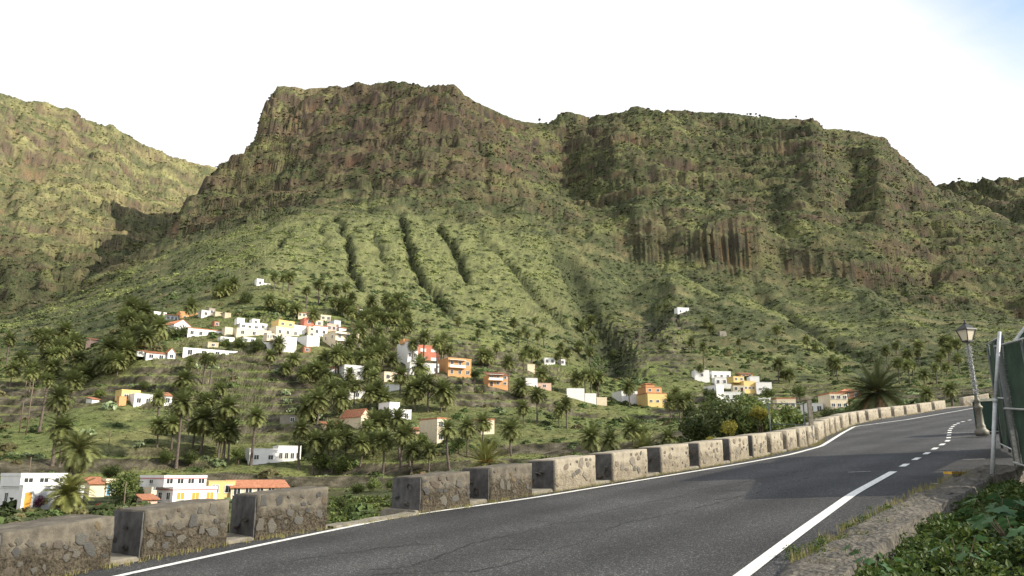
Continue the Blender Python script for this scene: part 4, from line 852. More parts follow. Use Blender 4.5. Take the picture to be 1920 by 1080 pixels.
house('white house with stepped roof line in the palm grove', [B(718,733,771,767,792,'white','plain',2,1,0,dep=7), B(722,733,752,754,768,'white','plain',0,1,0,part='upper_storey',back=1,dep=6)], 30, group=MG)
house('cream gabled cottage with terracotta roof beside dark palms', [B(655,676,693,766,806,'cream','gable',1,1,0,dep=9)], 36, group=MG)
house('cream house with terracotta roof edge right of the palm grove', [B(799,819,846,783,832,'cream','flat_red',2,2,0,dep=8)], 32, group=MG)
house('pale cream house half hidden by two palms', [B(898,903,927,785,815,'cream','flat_red',1,1,0,dep=6)], 22, group=MG)
house('grey stone shed on the terraces', [B(523,534,560,779,796,'grey','plain',1,1,0,dep=4)], 20, group=MG, name='shed', cat='shed')
house('small shed with tiled roof below the stone shed', [B(602,608,637,790,810,'buff','mono',1,1,0,dep=4)], 18, group=MG, name='shed', cat='shed')
house('pinkish ruin left of the cream house with terracotta edge', [B(770,774,801,800,818,'pink','mono',0,1,0,dep=4)], 18, group=MG, name='ruin', cat='ruin')
house('low house with tiled roof showing just above the parapet', [B(802,806,852,889,905,'buff','mono',0,1,0,dep=6)], 14, group=VL)
RG_ = 'houses on the right hand slope'
house('two-part white house high above the green field', [B(1019,1021,1041,671,684,'white','plain',2,1,0,dep=4), B(1048,1050,1060,673,685,'white','plain',1,1,0,part='annex',dep=4)], 12, group=RG_)
house('cream hut left of the two-part white house', [B(986,989,1003,683,694,'cream','plain',0,1,0,dep=4)], 15, group=RG_, name='hut', cat='hut')
house('long low pale wall house above the green field', [B(983,986,1008,709,722,'white','plain',0,1,0,dep=4), B(1006,1008,1034,718,729,'pink','plain',1,1,0,part='annex',dep=3)], 12, group=RG_)
house('white garden wall stepping down behind palm trunks', [B(1061,1063,1096,728,744,'white','none',0,1,0,dep=1.0), B(1096,1097,1118,737,750,'white','none',0,1,0,part='wall_section',dep=1.0), B(1118,1119,1138,744,754,'cream','none',0,1,0,part='wall_section',dep=1.0)], 10, group=RG_, name='garden_wall', cat='wall')
house('white flat house left of the yellow three-storey house', [B(1152,1166,1204,733,757,'white','plain',0,1,0,dep=8)], 26, group=RG_)
house('yellow three-storey house with red roof terrace', [B(1199,1215,1252,736,763,'yellow','flat_red',3,1,0,dep=9,wh=0.8), B(1205,1215,1245,724,737,'orange','flat_red',2,1,0,part='upper_storey',back=1.2,dep=7), B(1212,1217,1233,716,725,'orange','hip',0,1,0,part='roof_room',back=2,dep=4)], 26, group=RG_)
house('white house with dark bougainvillea at the hamlet top left', [B(1299,1303,1330,694,712,'white','plain',1,1,0,dep=5)], 15, group=RG_)
house('white house with long terrace at the hamlet top', [B(1328,1336,1370,696,712,'white','plain',3,1,2,dep=6,wh=0.8), ], 22, group=RG_)
house('white house with two windows in the hamlet middle', [B(1338,1341,1376,708,724,'white','plain',3,1,0,dep=5)], 14, group=RG_)
house('orange tiled house at the hamlet top right', [B(1381,1389,1411,697,709,'orange','mono',2,1,0,dep=5)], 22, group=RG_)
house('yellow house with ochre side wall in the hamlet', [B(1373,1396,1416,714,737,'yellow','flat',3,1,0,dep=9,wh=1.0), B(1380,1383,1402,705,716,'yellow','plain',2,1,0,part='upper_storey',back=2,dep=5)], 34, group=RG_)
house('white terrace house behind the yellow hamlet house', [B(1404,1407,1424,706,724,'white','plain',0,1,0,dep=5)], 15, group=RG_)
house('white house with two small windows at the hamlet right end', [B(1414,1419,1447,717,739,'white','plain',2,1,0,dep=6,wh=0.7)], 16, group=RG_)
house('tall white house with shaded side in front of the hamlet', [B(1318,1345,1358,722,756,'white','plain',0,2,2,dep=8)], 36, group=RG_)
house('pale flat house below the yellow hamlet house', [B(1373,1375,1396,723,736,'cream','plain',2,1,0,dep=4,door=1)], 12, group=RG_)
house('long white terrace house below the hamlet', [B(1355,1358,1396,735,754,'white','plain',3,1,0,dep=4)], 12, group=RG_)
house('small white garden house behind the citrus trees', [B(1419,1421,1445,746,757,'white','plain',2,1,0,dep=4)], 12, group=RG_)
house('cream house with orange roof behind the citrus trees', [B(1454,1458,1492,746,772,'cream','flat_red',3,1,0,dep=5)], 15, group=RG_)
house('white house with tiny window right of the pipe frame', [B(1510,1514,1543,757,778,'white','plain',2,1,0,dep=5)], 18, group=RG_)
house('cream two-storey house with orange side wall beside the big palm', [B(1549,1558,1589,736,768,'cream','flat_red',3,2,0,dep=7,wh=0.8)], 24, group=RG_)
house('brown brick house with tiled roof behind the big palm', [B(1573,1580,1612,727,750,'brown','hip',2,1,0,dep=7)], 20, group=RG_)
house('small white house alone on the terraced spur', [B(1264,1271,1292,576,590,'white','plain',2,1,0,dep=5)], 26, group=RG_)
house('grey stone ruin on the spur right of the small white house', [B(1343,1350,1362,621,631,'grey','none',0,1,0,dep=3)], 22, group=RG_, name='ruin', cat='ruin')
pts = hits([(h['boxes'][0]['xc'], h['boxes'][0]['yb']) for h in HOUSES])
HPOS = []
for h, P0 in zip(HOUSES, pts):
    if h['r']: P0 = P0 * (1 + h['r'] / np.hypot(P0[0], P0[1]))
    HPOS.append(P0); build_house(h, P0)

# ------------------------------------------------------------------ palms
leafmat('palm_frond', (0.12, 0.16, 0.056), (0.28, 0.25, 0.095), 0.3, rnd=0.3)
leafmat('palm_frond_bright', (0.15, 0.19, 0.055), (0.30, 0.24, 0.08), 0.25, rnd=0.1)
leafmat('palm_frond_dark', (0.06, 0.085, 0.034), (0.13, 0.125, 0.055), 0.2, rnd=0.1)
leafmat('palm_dead', (0.20, 0.135, 0.07), (0.13, 0.085, 0.05), 0.1, rnd=0.25)
m, t, b = nodes('palm_trunk'); v = coords(t, 'Generated', (3, 3, 40)); n = noise_n(t, v, 1.0, 4, 0.6)
r_ = ramp(t, [(0.3, (0.045, 0.036, 0.03)), (0.7, (0.14, 0.11, 0.085))]); t.links.new(n.outputs[0], r_.inputs[0]); t.links.new(r_.outputs[0], b.inputs['Base Color']); b.inputs['Roughness'].default_value = 0.95; bump(t, b, n.outputs[0], 0.08)
def frond(r, e0, bend, leaf=26, wd=0.045, ll=0.30, seg=7):
    """one feather frond of length 1 leaving the origin along +x at elevation e0, drooping by bend"""
    Vv, Ff, A = [], [], []; pts = [np.zeros(3)]; n = 14
    for k in range(n):
        a = e0 - bend * (k / n) ** 1.25; pts.append(pts[-1] + np.array([math.cos(a), 0, math.sin(a)]) / n)
    pts = np.array(pts)
    for k in range(0, n, 2):                      # midrib: thin three-sided stem
        a, c = pts[k], pts[min(k + 2, n)]; w = 0.016 * (1 - k / n) + 0.004; i = len(Vv)
        Vv += [a + (0, w, 0), a + (0, -w, 0), a + (0, 0, -w), c + (0, w * .8, 0), c + (0, -w * .8, 0), c + (0, 0, -w * .8)]; A += [0.75] * 6
        Ff += [(i, i+1, i+4, i+3), (i+1, i+2, i+5, i+4), (i+2, i, i+3, i+5)]
    for k in range(leaf):
        t_ = 0.14 + 0.86 * (k + 0.5) / leaf; f = t_ * n; j = min(int(f), n - 1); p = pts[j] + (pts[j + 1] - pts[j]) * (f - j); tg = pts[j + 1] - pts[j]; tg /= np.linalg.norm(tg); upv = np.cross(np.array([0, 1.0, 0]), tg) * -1
        l = ll * (math.sin(math.pi * min(1, 0.16 + t_ * 0.84)) ** 0.55) * (0.85 + 0.3 * r.random()) + 0.03
        for s in (-1, 1):
            fw = 0.45 + 0.75 * t_ ** 2; d = tg * fw + np.array([0, s * 1.0, 0]) + upv * (0.28 + 0.15 * r.normal()); d /= np.linalg.norm(d); d = d + np.array([0, 0, -0.18]); i = len(Vv)
            Vv += [p + tg * wd * .5, p - tg * wd * .5, p + d * l]; A += [0.25 + 0.25 * r.random()] * 2 + [0.35 + 0.5 * r.random()]; Ff.append((i, i + 1, i + 2))
    return np.array(Vv), Ff, np.array(A)
def rotz(V_, a): c, s = math.cos(a), math.sin(a); return V_ @ np.array([[c, s, 0], [-s, c, 0], [0, 0, 1]])
def crown(seed, n, lo, hi, leaf, wd, dead=False):
    r = np.random.default_rng(seed); VV, FF, AA = [], [], []; o = 0
    for k in range(n):
        f = k / (n - 1); e0 = hi + (lo - hi) * (f ** 0.75) + r.normal() * 0.06
        Vv, Ff, A = frond(r, e0, (0.5 + 0.45 * r.random()) * (0.55 + 0.6 * math.cos(min(e0, 0.9))), leaf, wd, 0.27); s = 0.82 + 0.2 * r.random() if not dead else 0.62 + 0.2 * r.random()
        Vv = rotz(Vv * s, k * 2.39996 + r.normal() * 0.12); VV.append(Vv); FF += [tuple(i + o for i in q) for q in Ff]; AA.append(np.clip(A * (0.55 + 0.75 * f), 0, 1) if not dead else A); o += len(Vv)
    return new_mesh('crown', np.concatenate(VV), FF, 'palm_dead' if dead else 'palm_frond', False, {'age': np.concatenate(AA)})
CROWNS = [crown(500 + k, 74, R(-54), R(82), 24, 0.052) for k in range(4)]
DEADS = [crown(520 + k, 18, R(-85), R(-48), 14, 0.06, True) for k in range(2)]
def trunk_mesh(seed, lean):
    r = np.random.default_rng(seed); n = 14; k = 9; Vv = []; a0 = r.random() * 6.28
    for i in range(n + 1):
        t_ = i / n; rad = (1.25 - 0.35 * t_ + 0.5 * math.exp(-t_ * 14) + (0.35 * math.exp(-((t_ - 1) / 0.05) ** 2))) * (1 + 0.06 * (i % 2)); ox = lean * (t_ ** 2 - t_) * math.cos(a0); oy = lean * (t_ ** 2 - t_) * math.sin(a0)
        for j in range(k): a = 2 * math.pi * j / k; Vv.append((math.cos(a) * rad + ox, math.sin(a) * rad + oy, t_))
    Ff = [(i * k + j, i * k + (j + 1) % k, (i + 1) * k + (j + 1) % k, (i + 1) * k + j) for i in range(n) for j in range(k)]; Ff.append(tuple(n * k + j for j in range(k)))
    return new_mesh('trunk', Vv, Ff, 'palm_trunk', True)
TRUNKS = [trunk_mesh(540 + k, l) for k, l in enumerate((0.0, 3.0, 7.0, 1.5))]
PALMS = {
 'the row beside the left houses': [(98,745,873,24),(111,802,875,25),(73,712,812,13)],
 'the palms on the far left slope': [(12,635,682,12),(82,640,665,14),(18,690,725,15),(36,672,700,14),(145,672,705,18),(185,682,704,16),(198,650,690,20),(208,678,702,18),(235,655,692,22),(130,713,762,20),(55,700,735,12),(110,660,690,12),(160,690,712,14)],
 'the palms at the left end of the village': [(250,620,652,15),(268,630,672,19),(285,600,640,14),(298,611,655,20),(355,572,600,14),(262,600,630,12)],
 'the palms on the terraced hill below the ruin': [(339,710,746,20),(355,678,703,10),(380,671,720,11),(393,675,722,10),(295,745,817,15),(330,756,878,22),(352,735,790,12),(375,785,851,25),(387,750,800,16),(418,763,862,23),(408,812,862,15),(428,806,864,20),(470,780,873,20),(412,728,752,12)],
 'the tall palms beside the long white house': [(560,805,881,20),(585,827,889,20),(572,762,793,23),(594,748,797,22),(592,691,718,18)],
 'the dense grove in the valley middle': [(622,727,769,15),(643,727,767,15),(664,722,758,13),(693,736,768,18),(718,744,769,18),(698,793,834,24),(724,785,822,18),(749,785,860,19),(718,825,888,20),(675,831,874,17),(749,816,883,20),(771,844,890,18),(804,844,883,16),(608,700,730,13),(606,722,750,14),(655,700,725,13),(700,705,732,15)],
 'the row right of the grove': [(844,804,888,18),(876,800,858,18),(905,790,832,18),(959,804,856,19)],
 'the clump above the grove': [(750,702,745,17),(778,727,772,20),(768,738,770,18),(802,718,773,15),(827,731,774,21),(836,738,771,18),(790,712,750,14)],
 'the palms between village and red house': [(736,673,701,14),(702,687,713,14),(678,669,701,15),(629,664,701,17),(521,643,667,14),(656,645,669,14),(635,655,680,13),(587,589,626,13),(674,616,641,14),(697,601,629,11),(727,599,621,10),(719,646,671,15),(741,633,660,12),(650,672,700,14),(610,668,695,13),(550,672,700,13),(535,690,712,12),(568,700,725,13),(505,665,690,12),(690,650,672,12),(710,622,645,11),(755,612,634,10),(663,632,655,11)],
 'the palms in front of the red and orange houses': [(772,644,693,11),(793,631,693,13),(819,642,699,12),(832,633,681,10),(826,651,690,12),(843,655,691,10),(905,664,690,13),(896,623,641,7)],
 'the small palms on the knoll above the village': [(597,533,569,9),(574,544,577,8),(610,543,566,8),(629,541,581,9),(647,537,568,9),(661,556,587,9),(513,518,546,8),(530,520,547,7),(541,517,546,9),(421,538,556,14),(435,530,551,12),(505,562,582,12),(528,572,592,12),(551,578,598,11),(408,545,562,11),(640,570,592,10),(625,565,588,9)],
 'the scattered palms above the green field': [(931,650,671,8),(954,678,731,14),(973,625,648,6),(983,617,636,6),(990,626,646,6),(1009,629,650,6),(1020,621,650,7),(1002,600,613,6),(982,665,694,9),(997,660,681,9),(1008,663,683,9),(1045,667,683,7),(1051,661,684,6),(1064,660,686,9),(1106,658,682,9),(1015,700,723,14),(916,668,692,12),(860,600,611,7),(746,576,589,6)],
 'the palms on the green field': [(976,725,748,16),(1007,740,793,14),(982,763,795,13),(1049,769,803,12),(1063,757,804,13)],
 'the trunks before the white garden wall': [(1081,709,743,14),(1098,702,747,11),(1109,704,750,11),(1123,706,749,12),(1118,720,747,9)],
 'the palms around the yellow three-storey house': [(1180,725,762,13),(1258,752,785,14),(1277,752,799,14),(1268,735,760,11),(1290,745,770,12)],
 'the dark row above the middle of the parapet': [(1110,817,856,24),(1143,823,852,20),(1187,802,834,20),(1208,811,838,15),(1252,819,843,17)],
 'the palms on the terraced spur': [(1320,649,692,9),(1297,639,663,8),(1326,602,616,9),(1387,640,655,6),(1240,648,663,6),(1310,690,712,8),(1334,615,628,7)],
 'the palms on the right hand slope': [(1459,617,646,8),(1514,635,655,8),(1530,648,658,7),(1561,644,658,7),(1460,682,719,12),(1481,701,719,11),(1563,678,706,11),(1572,680,715,11)],
 'the palms beyond the far bend': [(1687,680,720,10),(1706,684,719,10),(1713,686,713,9),(1734,701,723,11),(1757,687,721,8),(1740,735,758,13),(1786,727,766,14),(1770,660,690,9),(1800,670,700,9),(1725,660,688,8)],
}
_pr = random.Random(77)
def fill(c, n, x0, x1, y0, y1, h0, h1, w0, w1):
    L_ = PALMS.setdefault(c, [])
    for _ in range(400):
        if n <= 0: break
        px = _pr.uniform(x0, x1); pb = _pr.uniform(y0, y1)
        if any(abs(px - q[0]) < 9 and abs(pb - q[2]) < 10 for q in L_): continue
        if any(min(b['xl'] for b in hh_['boxes']) - 4 < px < max(b['xr'] for b in hh_['boxes']) + 4 and hh_['boxes'][0]['yt'] - 4 < pb < hh_['boxes'][0]['yb'] + 26 for hh_ in HOUSES): continue
        h_ = _pr.uniform(h0, h1); L_.append((px, pb - h_, pb, _pr.uniform(w0, w1))); n -= 1
fill('the dense grove in the valley middle', 12, 600, 800, 735, 885, 34, 62, 15, 20)
fill('the palms between village and red house', 7, 600, 720, 660, 720, 20, 34, 12, 16)
fill('the palms on the far left slope', 14, 0, 250, 630, 725, 20, 36, 12, 18)
fill('the dark grove right of the village', 18, 640, 770, 585, 645, 16, 28, 10, 13)
fill('the palms at the left end of the village', 8, 230, 310, 600, 672, 20, 32, 13, 18)
fill('the palms beyond the far bend', 10, 1660, 1810, 660, 720, 16, 32, 8, 11)
fill('the palms on the terraced hill below the ruin', 6, 290, 440, 790, 860, 36, 60, 15, 21)
fill('the scattered palms above the green field', 8, 900, 1120, 620, 700, 14, 24, 7, 10)
def rank(n, k):
    if n == 1: return 'only'
    return ordn[k]
allp = [(c, *q) for c, L_ in PALMS.items() for q in sorted(L_)]
ph = hits([(q[1], q[3]) for q in allp]); cnt = {}
for q, P0 in zip(allp, ph):
    c, px, pc, pb, hw = q; k = cnt.get(c, 0); cnt[c] = k + 1; dist = np.linalg.norm(P0); m_ = dist / np.linalg.norm(ray(px, pb))
    rad = hw * m_ * 1.42; H = max((pb - pc) * m_ * 1.02, rad * 0.35); P0 = P0 - np.array([0, 0, 0.15])
    big_ = 'tall' if H > 9.5 else ('short' if H < 4.5 else 'mid-height')
    o = empty('palm_tree', tuple(P0), random.random() * 6.28); o.rotation_euler.x = random.gauss(0, 0.035); o.rotation_euler.y = random.gauss(0, 0.035); tag(o, f'{rank(9, k)} palm from the left in {c}', 'palm tree', 'palms of the valley')
    tr = np.clip(0.018 * H + 0.06, 0.13, 0.25); obj('trunk', TRUNKS[random.randrange(4)], o, (0, 0, 0), (0, 0, 0), (tr, tr, H))
    obj('crown', CROWNS[random.randrange(4)], o, (0, 0, H), (random.uniform(-.08, .08), random.uniform(-.08, .08), random.random() * 6.28), (rad, rad, rad * random.uniform(0.9, 1.05)))
    if H > 3.2: obj('dead_fronds', DEADS[random.randrange(2)], o, (0, 0, H - 0.05 * rad), (0, 0, random.random() * 6.28), (rad * 0.9,) * 3)
# near palms: every frond its own leaf
FR = []
for k in range(8):
    r = np.random.default_rng(560 + k); Vv, Ff, A = frond(r, 0.0, 0.55 + 0.14 * k, 46, 0.026, 0.25); FR.append((Vv, Ff, A))
FRM = {mt: [new_mesh('frond', a, f, mt, False, {'age': A}) for a, f, A in FR] for mt in ('palm_frond', 'palm_frond_bright', 'palm_frond_dark', 'palm_dead')}
for k in range(8):
    r = np.random.default_rng(580 + k); Vv, Ff, A = frond(r, 0.0, 0.30 + 0.08 * k, 44, 0.022, 0.17); FR.append((Vv, Ff, A))
FRM = {mt: [new_mesh('frond', a, f, mt, False, {'age': A}) for a, f, A in FR] for mt in FRM}
def near_palm(P0, H, rad, n, label, mt, lo=-40, tr=0.3, heart=None, seed=1, stiff=0):
    r = np.random.default_rng(seed); o = empty('palm_tree', tuple(P0), 0); tag(o, label, 'palm tree', 'palms of the valley')
    obj('trunk', TRUNKS[0], o, (0, 0, -0.3), None, (tr, tr, H + 0.3))
    for k in range(n):
        f = k / (n - 1); e0 = R(84) + (R(lo) - R(84)) * f ** 0.8 + r.normal() * 0.07; s = rad * (0.85 + 0.22 * r.random()) * 1.12; old = f > 0.93 and lo < -30
        obj('frond', FRM['palm_dead' if old else mt][r.integers(8) + 8 * stiff], o, (0, 0, H), (r.normal() * 0.2, -e0, k * 2.39996 + r.normal() * 0.15), (s,) * 3)
    if heart:
        mb = MB()
        for k in range(26):
            a = r.random() * 6.28; e = r.uniform(0.1, 0.9); d = Vector((math.cos(a) * math.cos(e), math.sin(a) * math.cos(e), math.sin(e))); mb.tube(d * 0.1 * rad, d * rad * r.uniform(0.2, 0.38), 0.02 * rad, 0.006 * rad, 5)
        mb.build('flower_stalk', heart, o, loc=(0, 0, H))
plain('date_stalk', (0.42, 0.20, 0.05), 0.8, 0.3, 5)
def bank_point(px, r): d = ray(px, 800); d = d / math.hypot(d[0], d[1]) * r; return np.array([d[0], d[1], float(Z(np.array([d[0]]), np.array([d[1]]))[0])])
def palm_at(px, py, r, hw, n, label, mt, **k):
    P0 = bank_point(px, r); C_ = at_r(px, py, r); m_ = r / math.hypot(*ray(px, py)[:2]); near_palm(P0, max(0.5, C_[2] - P0[2]), hw * m_, n, label, mt, **k)
palm_at(912, 868, 44, 46, 44, 'bright yellow-green palm rising just behind the parapet', 'palm_frond_bright', lo=-12, heart='date_stalk', seed=2, stiff=1)
palm_at(1205, 842, 52, 36, 40, 'low light green palm behind the parapet left of the citrus trees', 'palm_frond_bright', lo=-10, seed=3, stiff=1)
palm_at(1652, 735, 92, 58, 86, 'huge dark palm with orange flower stalks at the far bend', 'palm_frond_dark', lo=-40, tr=0.45, heart='date_stalk', seed=4, stiff=1)
palm_at(145, 926, 112, 44, 80, 'pale yellow-green palm in front of the white house, lower left', 'palm_frond_bright', lo=-48, seed=5)
palm_at(152, 842, 140, 42, 90, 'large round-headed palm directly above the pale one, lower left', 'palm_frond', lo=-62, tr=0.4, seed=6)

# ------------------------------------------------------------------ broadleaf trees and single bushes
leafmat('leaf_dark', (0.045, 0.065, 0.02), (0.10, 0.12, 0.03), 0.2, rnd=0.2); leafmat('leaf_mid', (0.07, 0.11, 0.03), (0.17, 0.19, 0.05), 0.25, rnd=0.2); leafmat('leaf_yellow', (0.12, 0.14, 0.03), (0.42, 0.34, 0.05), 0.3, rnd=0.1)
leafmat('leaf_purple', (0.16, 0.02, 0.07), (0.28, 0.04, 0.12), 0.2, rnd=0.1); leafmat('leaf_red', (0.28, 0.025, 0.025), (0.36, 0.05, 0.04), 0.2, rnd=0.1); leafmat('cactus', (0.15, 0.20, 0.10), (0.24, 0.28, 0.15), 0.05, rnd=0.2); leafmat('leaf_weed', (0.055, 0.105, 0.026), (0.16, 0.20, 0.04), 0.3, rnd=0.25)
plain('bark', (0.12, 0.09, 0.065), 0.95, 0.3, 6, 0.03)
def foliage(seed, n, clumps, leaf, mat, name='crown', shape=(1, 1, 0.8), cup=0.35):
    """leaves spread over several clumps through a crown of radius about 1"""
    r = np.random.default_rng(seed); cc = []
    for k in range(clumps):
        d = r.normal(size=3); d /= np.linalg.norm(d); cc.append((d * (0.25 + 0.5 * r.random()) * np.array(shape), 0.28 + 0.22 * r.random()))
    Vv, Ff, A = [], [], []
    for k in range(n):
        c, s = cc[r.integers(clumps)]; d = r.normal(size=3); d /= np.linalg.norm(d); p = c + d * s * (0.55 + 0.45 * r.random() ** 0.5); nn = d + r.normal(size=3) * 0.6; nn /= np.linalg.norm(nn)
        t1 = np.cross(nn, r.normal(size=3)); t1 /= np.linalg.norm(t1); t2 = np.cross(nn, t1); l = leaf * (0.6 + 0.7 * r.random()); i = len(Vv); age = r.random()
        Vv += [p - t1 * l, p - t2 * l * 0.45 - nn * l * cup * 0.3, p + t1 * l - nn * l * cup, p + t2 * l * 0.45 - nn * l * cup * 0.3]; A += [age] * 4; Ff.append((i, i + 1, i + 2, i + 3))
    return new_mesh(name, np.array(Vv), Ff, mat, False, {'age': A})
FOL = {(mt, k): foliage(600 + k + 10 * i, 2600, 22, 0.075, mt) for i, mt in enumerate(('leaf_dark', 'leaf_mid', 'leaf_yellow', 'leaf_purple', 'leaf_red')) for k in range(2)}
def limb_mesh():
    mb = MB(); r = np.random.default_rng(3); mb.tube((0, 0, 0), (0.03, 0.02, 0.5), 0.07, 0.05, 8)
    for k in range(6): a = k * 1.05; mb.tube((0.03, 0.02, 0.42 + 0.02 * k), (math.cos(a) * 0.35, math.sin(a) * 0.35, 0.85 + 0.1 * (k % 3)), 0.035, 0.012, 6)
    return mb.mesh('trunk', 'bark', True)
LIMB = limb_mesh()
def tree(P0, H, rad, mt, label, name='tree', cat='tree', seed=0, group=None, tall=0.9):
    o = empty(name, tuple(P0), seed * 1.3); tag(o, label, cat, group); zc = max(H - rad * tall, rad * 0.45)
    obj('trunk', LIMB, o, (0, 0, -0.2), None, (rad * 0.9, rad * 0.9, zc + 0.2)); obj('crown', FOL[(mt, seed % 2)], o, (0, 0, zc), (0, 0, seed), (rad, rad, rad * tall)); return o
TREES = [(335,618,636,20,'leaf_dark','dark round tree beside the white gabled house'),(232,905,945,34,'leaf_mid','leafy tree left of the pink-banded house'),(205,880,905,20,'leaf_dark','dark tree behind the near palms, lower left'),(70,935,955,16,'leaf_purple','small reddish tree against the white house, far left'),
 (185,946,956,6,'leaf_red','red flowering bush right of the pale palm, lower left'),(355,855,875,16,'leaf_dark','dark bush below the tall leaning palm'),(312,850,868,18,'leaf_dark','dark bush left of the tall leaning palm'),(447,848,872,15,'leaf_mid','green tree left of the long white house'),(660,692,706,9,'leaf_purple','purple bougainvillea in front of the white house'),
 (1312,702,711,9,'leaf_purple','dark bougainvillea at the hamlet top left'),(890,698,722,12,'leaf_dark','dark tree right of the orange house'),(1030,712,727,12,'leaf_dark','round dark bush behind the long low house'),(872,690,700,9,'leaf_dark','dark bush at the foot of the orange house'),(600,860,880,22,'leaf_mid','thicket bush right of the tall palms'),(640,865,885,24,'leaf_mid','thicket bush in the shade of the grove'),
 (560,840,850,18,'leaf_dark','dark bush behind the long white house'),(790,820,838,16,'leaf_mid','leafy tree left of the cream house'),(860,830,850,15,'leaf_mid','leafy bush right of the cream house'),(920,830,848,16,'leaf_dark','bush between the two palms right of the grove'),(1440,735,752,16,'leaf_mid','olive green tree right of the hamlet'),(1500,730,750,16,'leaf_mid','green tree above the cream house with orange roof'),
 (1470,700,716,9,'leaf_dark','small dark tree under two slope palms'),(1600,770,790,20,'leaf_dark','dark tree left of the huge palm'),(1560,775,800,18,'leaf_dark','dark shrub below the cream two-storey house'),(655,560,575,12,'leaf_dark','dark tree on the knoll above the village'),(460,555,570,14,'leaf_dark','dark tree left of the white tower hut'),(450,640,652,14,'leaf_mid','green tree above the right end of the ruin'),
 (480,645,662,14,'leaf_dark','dark tree right of the ruin'),(420,640,650,12,'leaf_mid','bushy tree above the middle of the ruin'),(640,940,958,13,'leaf_dark','dark bush in the vegetable plot'),(700,905,922,16,'leaf_mid','bush row in the vegetable plot, left part'),(735,905,922,14,'leaf_mid','bush row in the vegetable plot, right part'),(670,912,925,16,'leaf_dark','dark bush row in the vegetable plot'),
 (1150,660,675,10,'leaf_dark','dark tree in the shaded gully left of the spur'),(1330,735,755,16,'leaf_dark','dark tree below the tall white hamlet house'),(1290,765,790,18,'leaf_dark','dark tree right of the yellow three-storey house'),(545,640,655,12,'leaf_mid','green bush below the glazed white block'),(270,720,735,10,'leaf_dark','dark bush above the white house, left slope'),(185,735,752,12,'leaf_mid','green bush right of the tiny white hut')]
tp = hits([(q[0], q[2]) for q in TREES])
for k, (q, P0) in enumerate(zip(TREES, tp)):
    m_ = np.linalg.norm(P0) / np.linalg.norm(ray(q[0], q[2])); tree(P0, (q[2] - q[1]) * m_ + q[3] * m_ * 0.75, q[3] * m_ * 1.1, q[4], q[5], 'bush' if 'bush' in q[5] or 'bougain' in q[5] else 'tree', 'bush' if 'bush' in q[5] or 'bougain' in q[5] else 'tree', k)
def near_tree(px, py, r, hw, mt, label, seed, name='citrus_tree', cat='tree'):
    P0 = bank_point(px, r); C_ = at_r(px, py, r); m_ = r / math.hypot(*ray(px, py)[:2]); rad = hw * m_; tree(P0, C_[2] - P0[2] + rad * 0.8, rad, mt, label, name, cat, seed, 'trees behind the parapet')
for k, q in enumerate([(1318,795,46,48,'leaf_dark','dark bushy tree at the left end behind the parapet'),(1372,790,44,50,'leaf_dark','dark citrus tree behind the parapet, left of the yellowish one'),(1425,788,43,46,'leaf_mid','citrus tree behind the pipe frame'),(1478,790,46,44,'leaf_mid','yellowish green tree behind the right pipe post'),(1345,770,52,38,'leaf_mid','taller green tree showing above the dark citrus trees'),(1405,765,54,40,'leaf_mid','taller yellowish tree behind the citrus row'),
     (1500,800,48,30,'leaf_dark','small dark tree at the right end of the citrus row'),(1365,800,40,17,'leaf_yellow','yellow flowering bush just above the parapet'),(1330,828,37,12,'leaf_yellow','small yellow bush at the foot of the dark trees'),(1425,772,42,16,'leaf_yellow','yellow-leaved bush inside the citrus row')]): near_tree(q[0], q[1], q[2], q[3] * 1.18, q[4], q[5], k)
# vegetable plot seen through the opening in the wall
r = np.random.default_rng(5); Vv, Ff, A = [], [], []
pp = hits([(620 + 150 * r.random(), 932 + 66 * r.random()) for _ in range(520)])
for c in pp:
    for k in range(16):
        d = r.normal(size=3); d[2] = abs(d[2]) * 0.7 + 0.25; d /= np.linalg.norm(d); l = 0.25 + 0.45 * r.random(); s = np.cross(d, [0, 0, 1.0]); s /= np.linalg.norm(s) + 1e-6; w = 0.1 + 0.08 * r.random(); i = len(Vv); a = r.random()
        Vv += [c, c + d * l * 0.55 + s * w, c + d * l + np.array([0, 0, -0.12]), c + d * l * 0.55 - s * w]; A += [a] * 4; Ff.append((i, i + 1, i + 2, i + 3))
tag(obj('vegetable_crop', new_mesh('vegetable_crop', np.array(Vv), Ff, 'leaf_mid', False, {'age': A})), 'bright green vegetable crop seen through the opening in the parapet', 'crop', kind='stuff')
# prickly pear clumps on the terraces: joined pads
def pads(seed):
    r = np.random.default_rng(seed); Vv, Ff, A = [], [], []
    for k in range(42):
        d = r.normal(size=3); d[2] = abs(d[2]); d /= np.linalg.norm(d); c = d * r.random() ** 0.5 * np.array([1, 1, 0.8]); u_ = r.normal(size=3); u_[2] = abs(u_[2]) + 0.4; u_ /= np.linalg.norm(u_); s = np.cross(u_, r.normal(size=3)); s /= np.linalg.norm(s); nn = np.cross(u_, s); l = 0.24; i = len(Vv); a = r.random()
        ring = [(0, -1), (0.55, -0.5), (0.62, 0.3), (0.3, 0.95), (-0.3, 0.95), (-0.62, 0.3), (-0.55, -0.5)]
        for sg in (1, -1):
            for x_, y_ in ring: Vv.append(c + s * x_ * l + u_ * y_ * l + nn * sg * 0.025); A.append(a)
        Ff += [tuple(i + j for j in range(7)), tuple(i + 13 - j for j in range(7))] + [(i + j, i + 7 + j, i + 7 + (j + 1) % 7, i + (j + 1) % 7) for j in range(7)]
    return new_mesh('prickly_pear', np.array(Vv), Ff, 'cactus', False, {'age': A})
PAD = [pads(k) for k in range(2)]
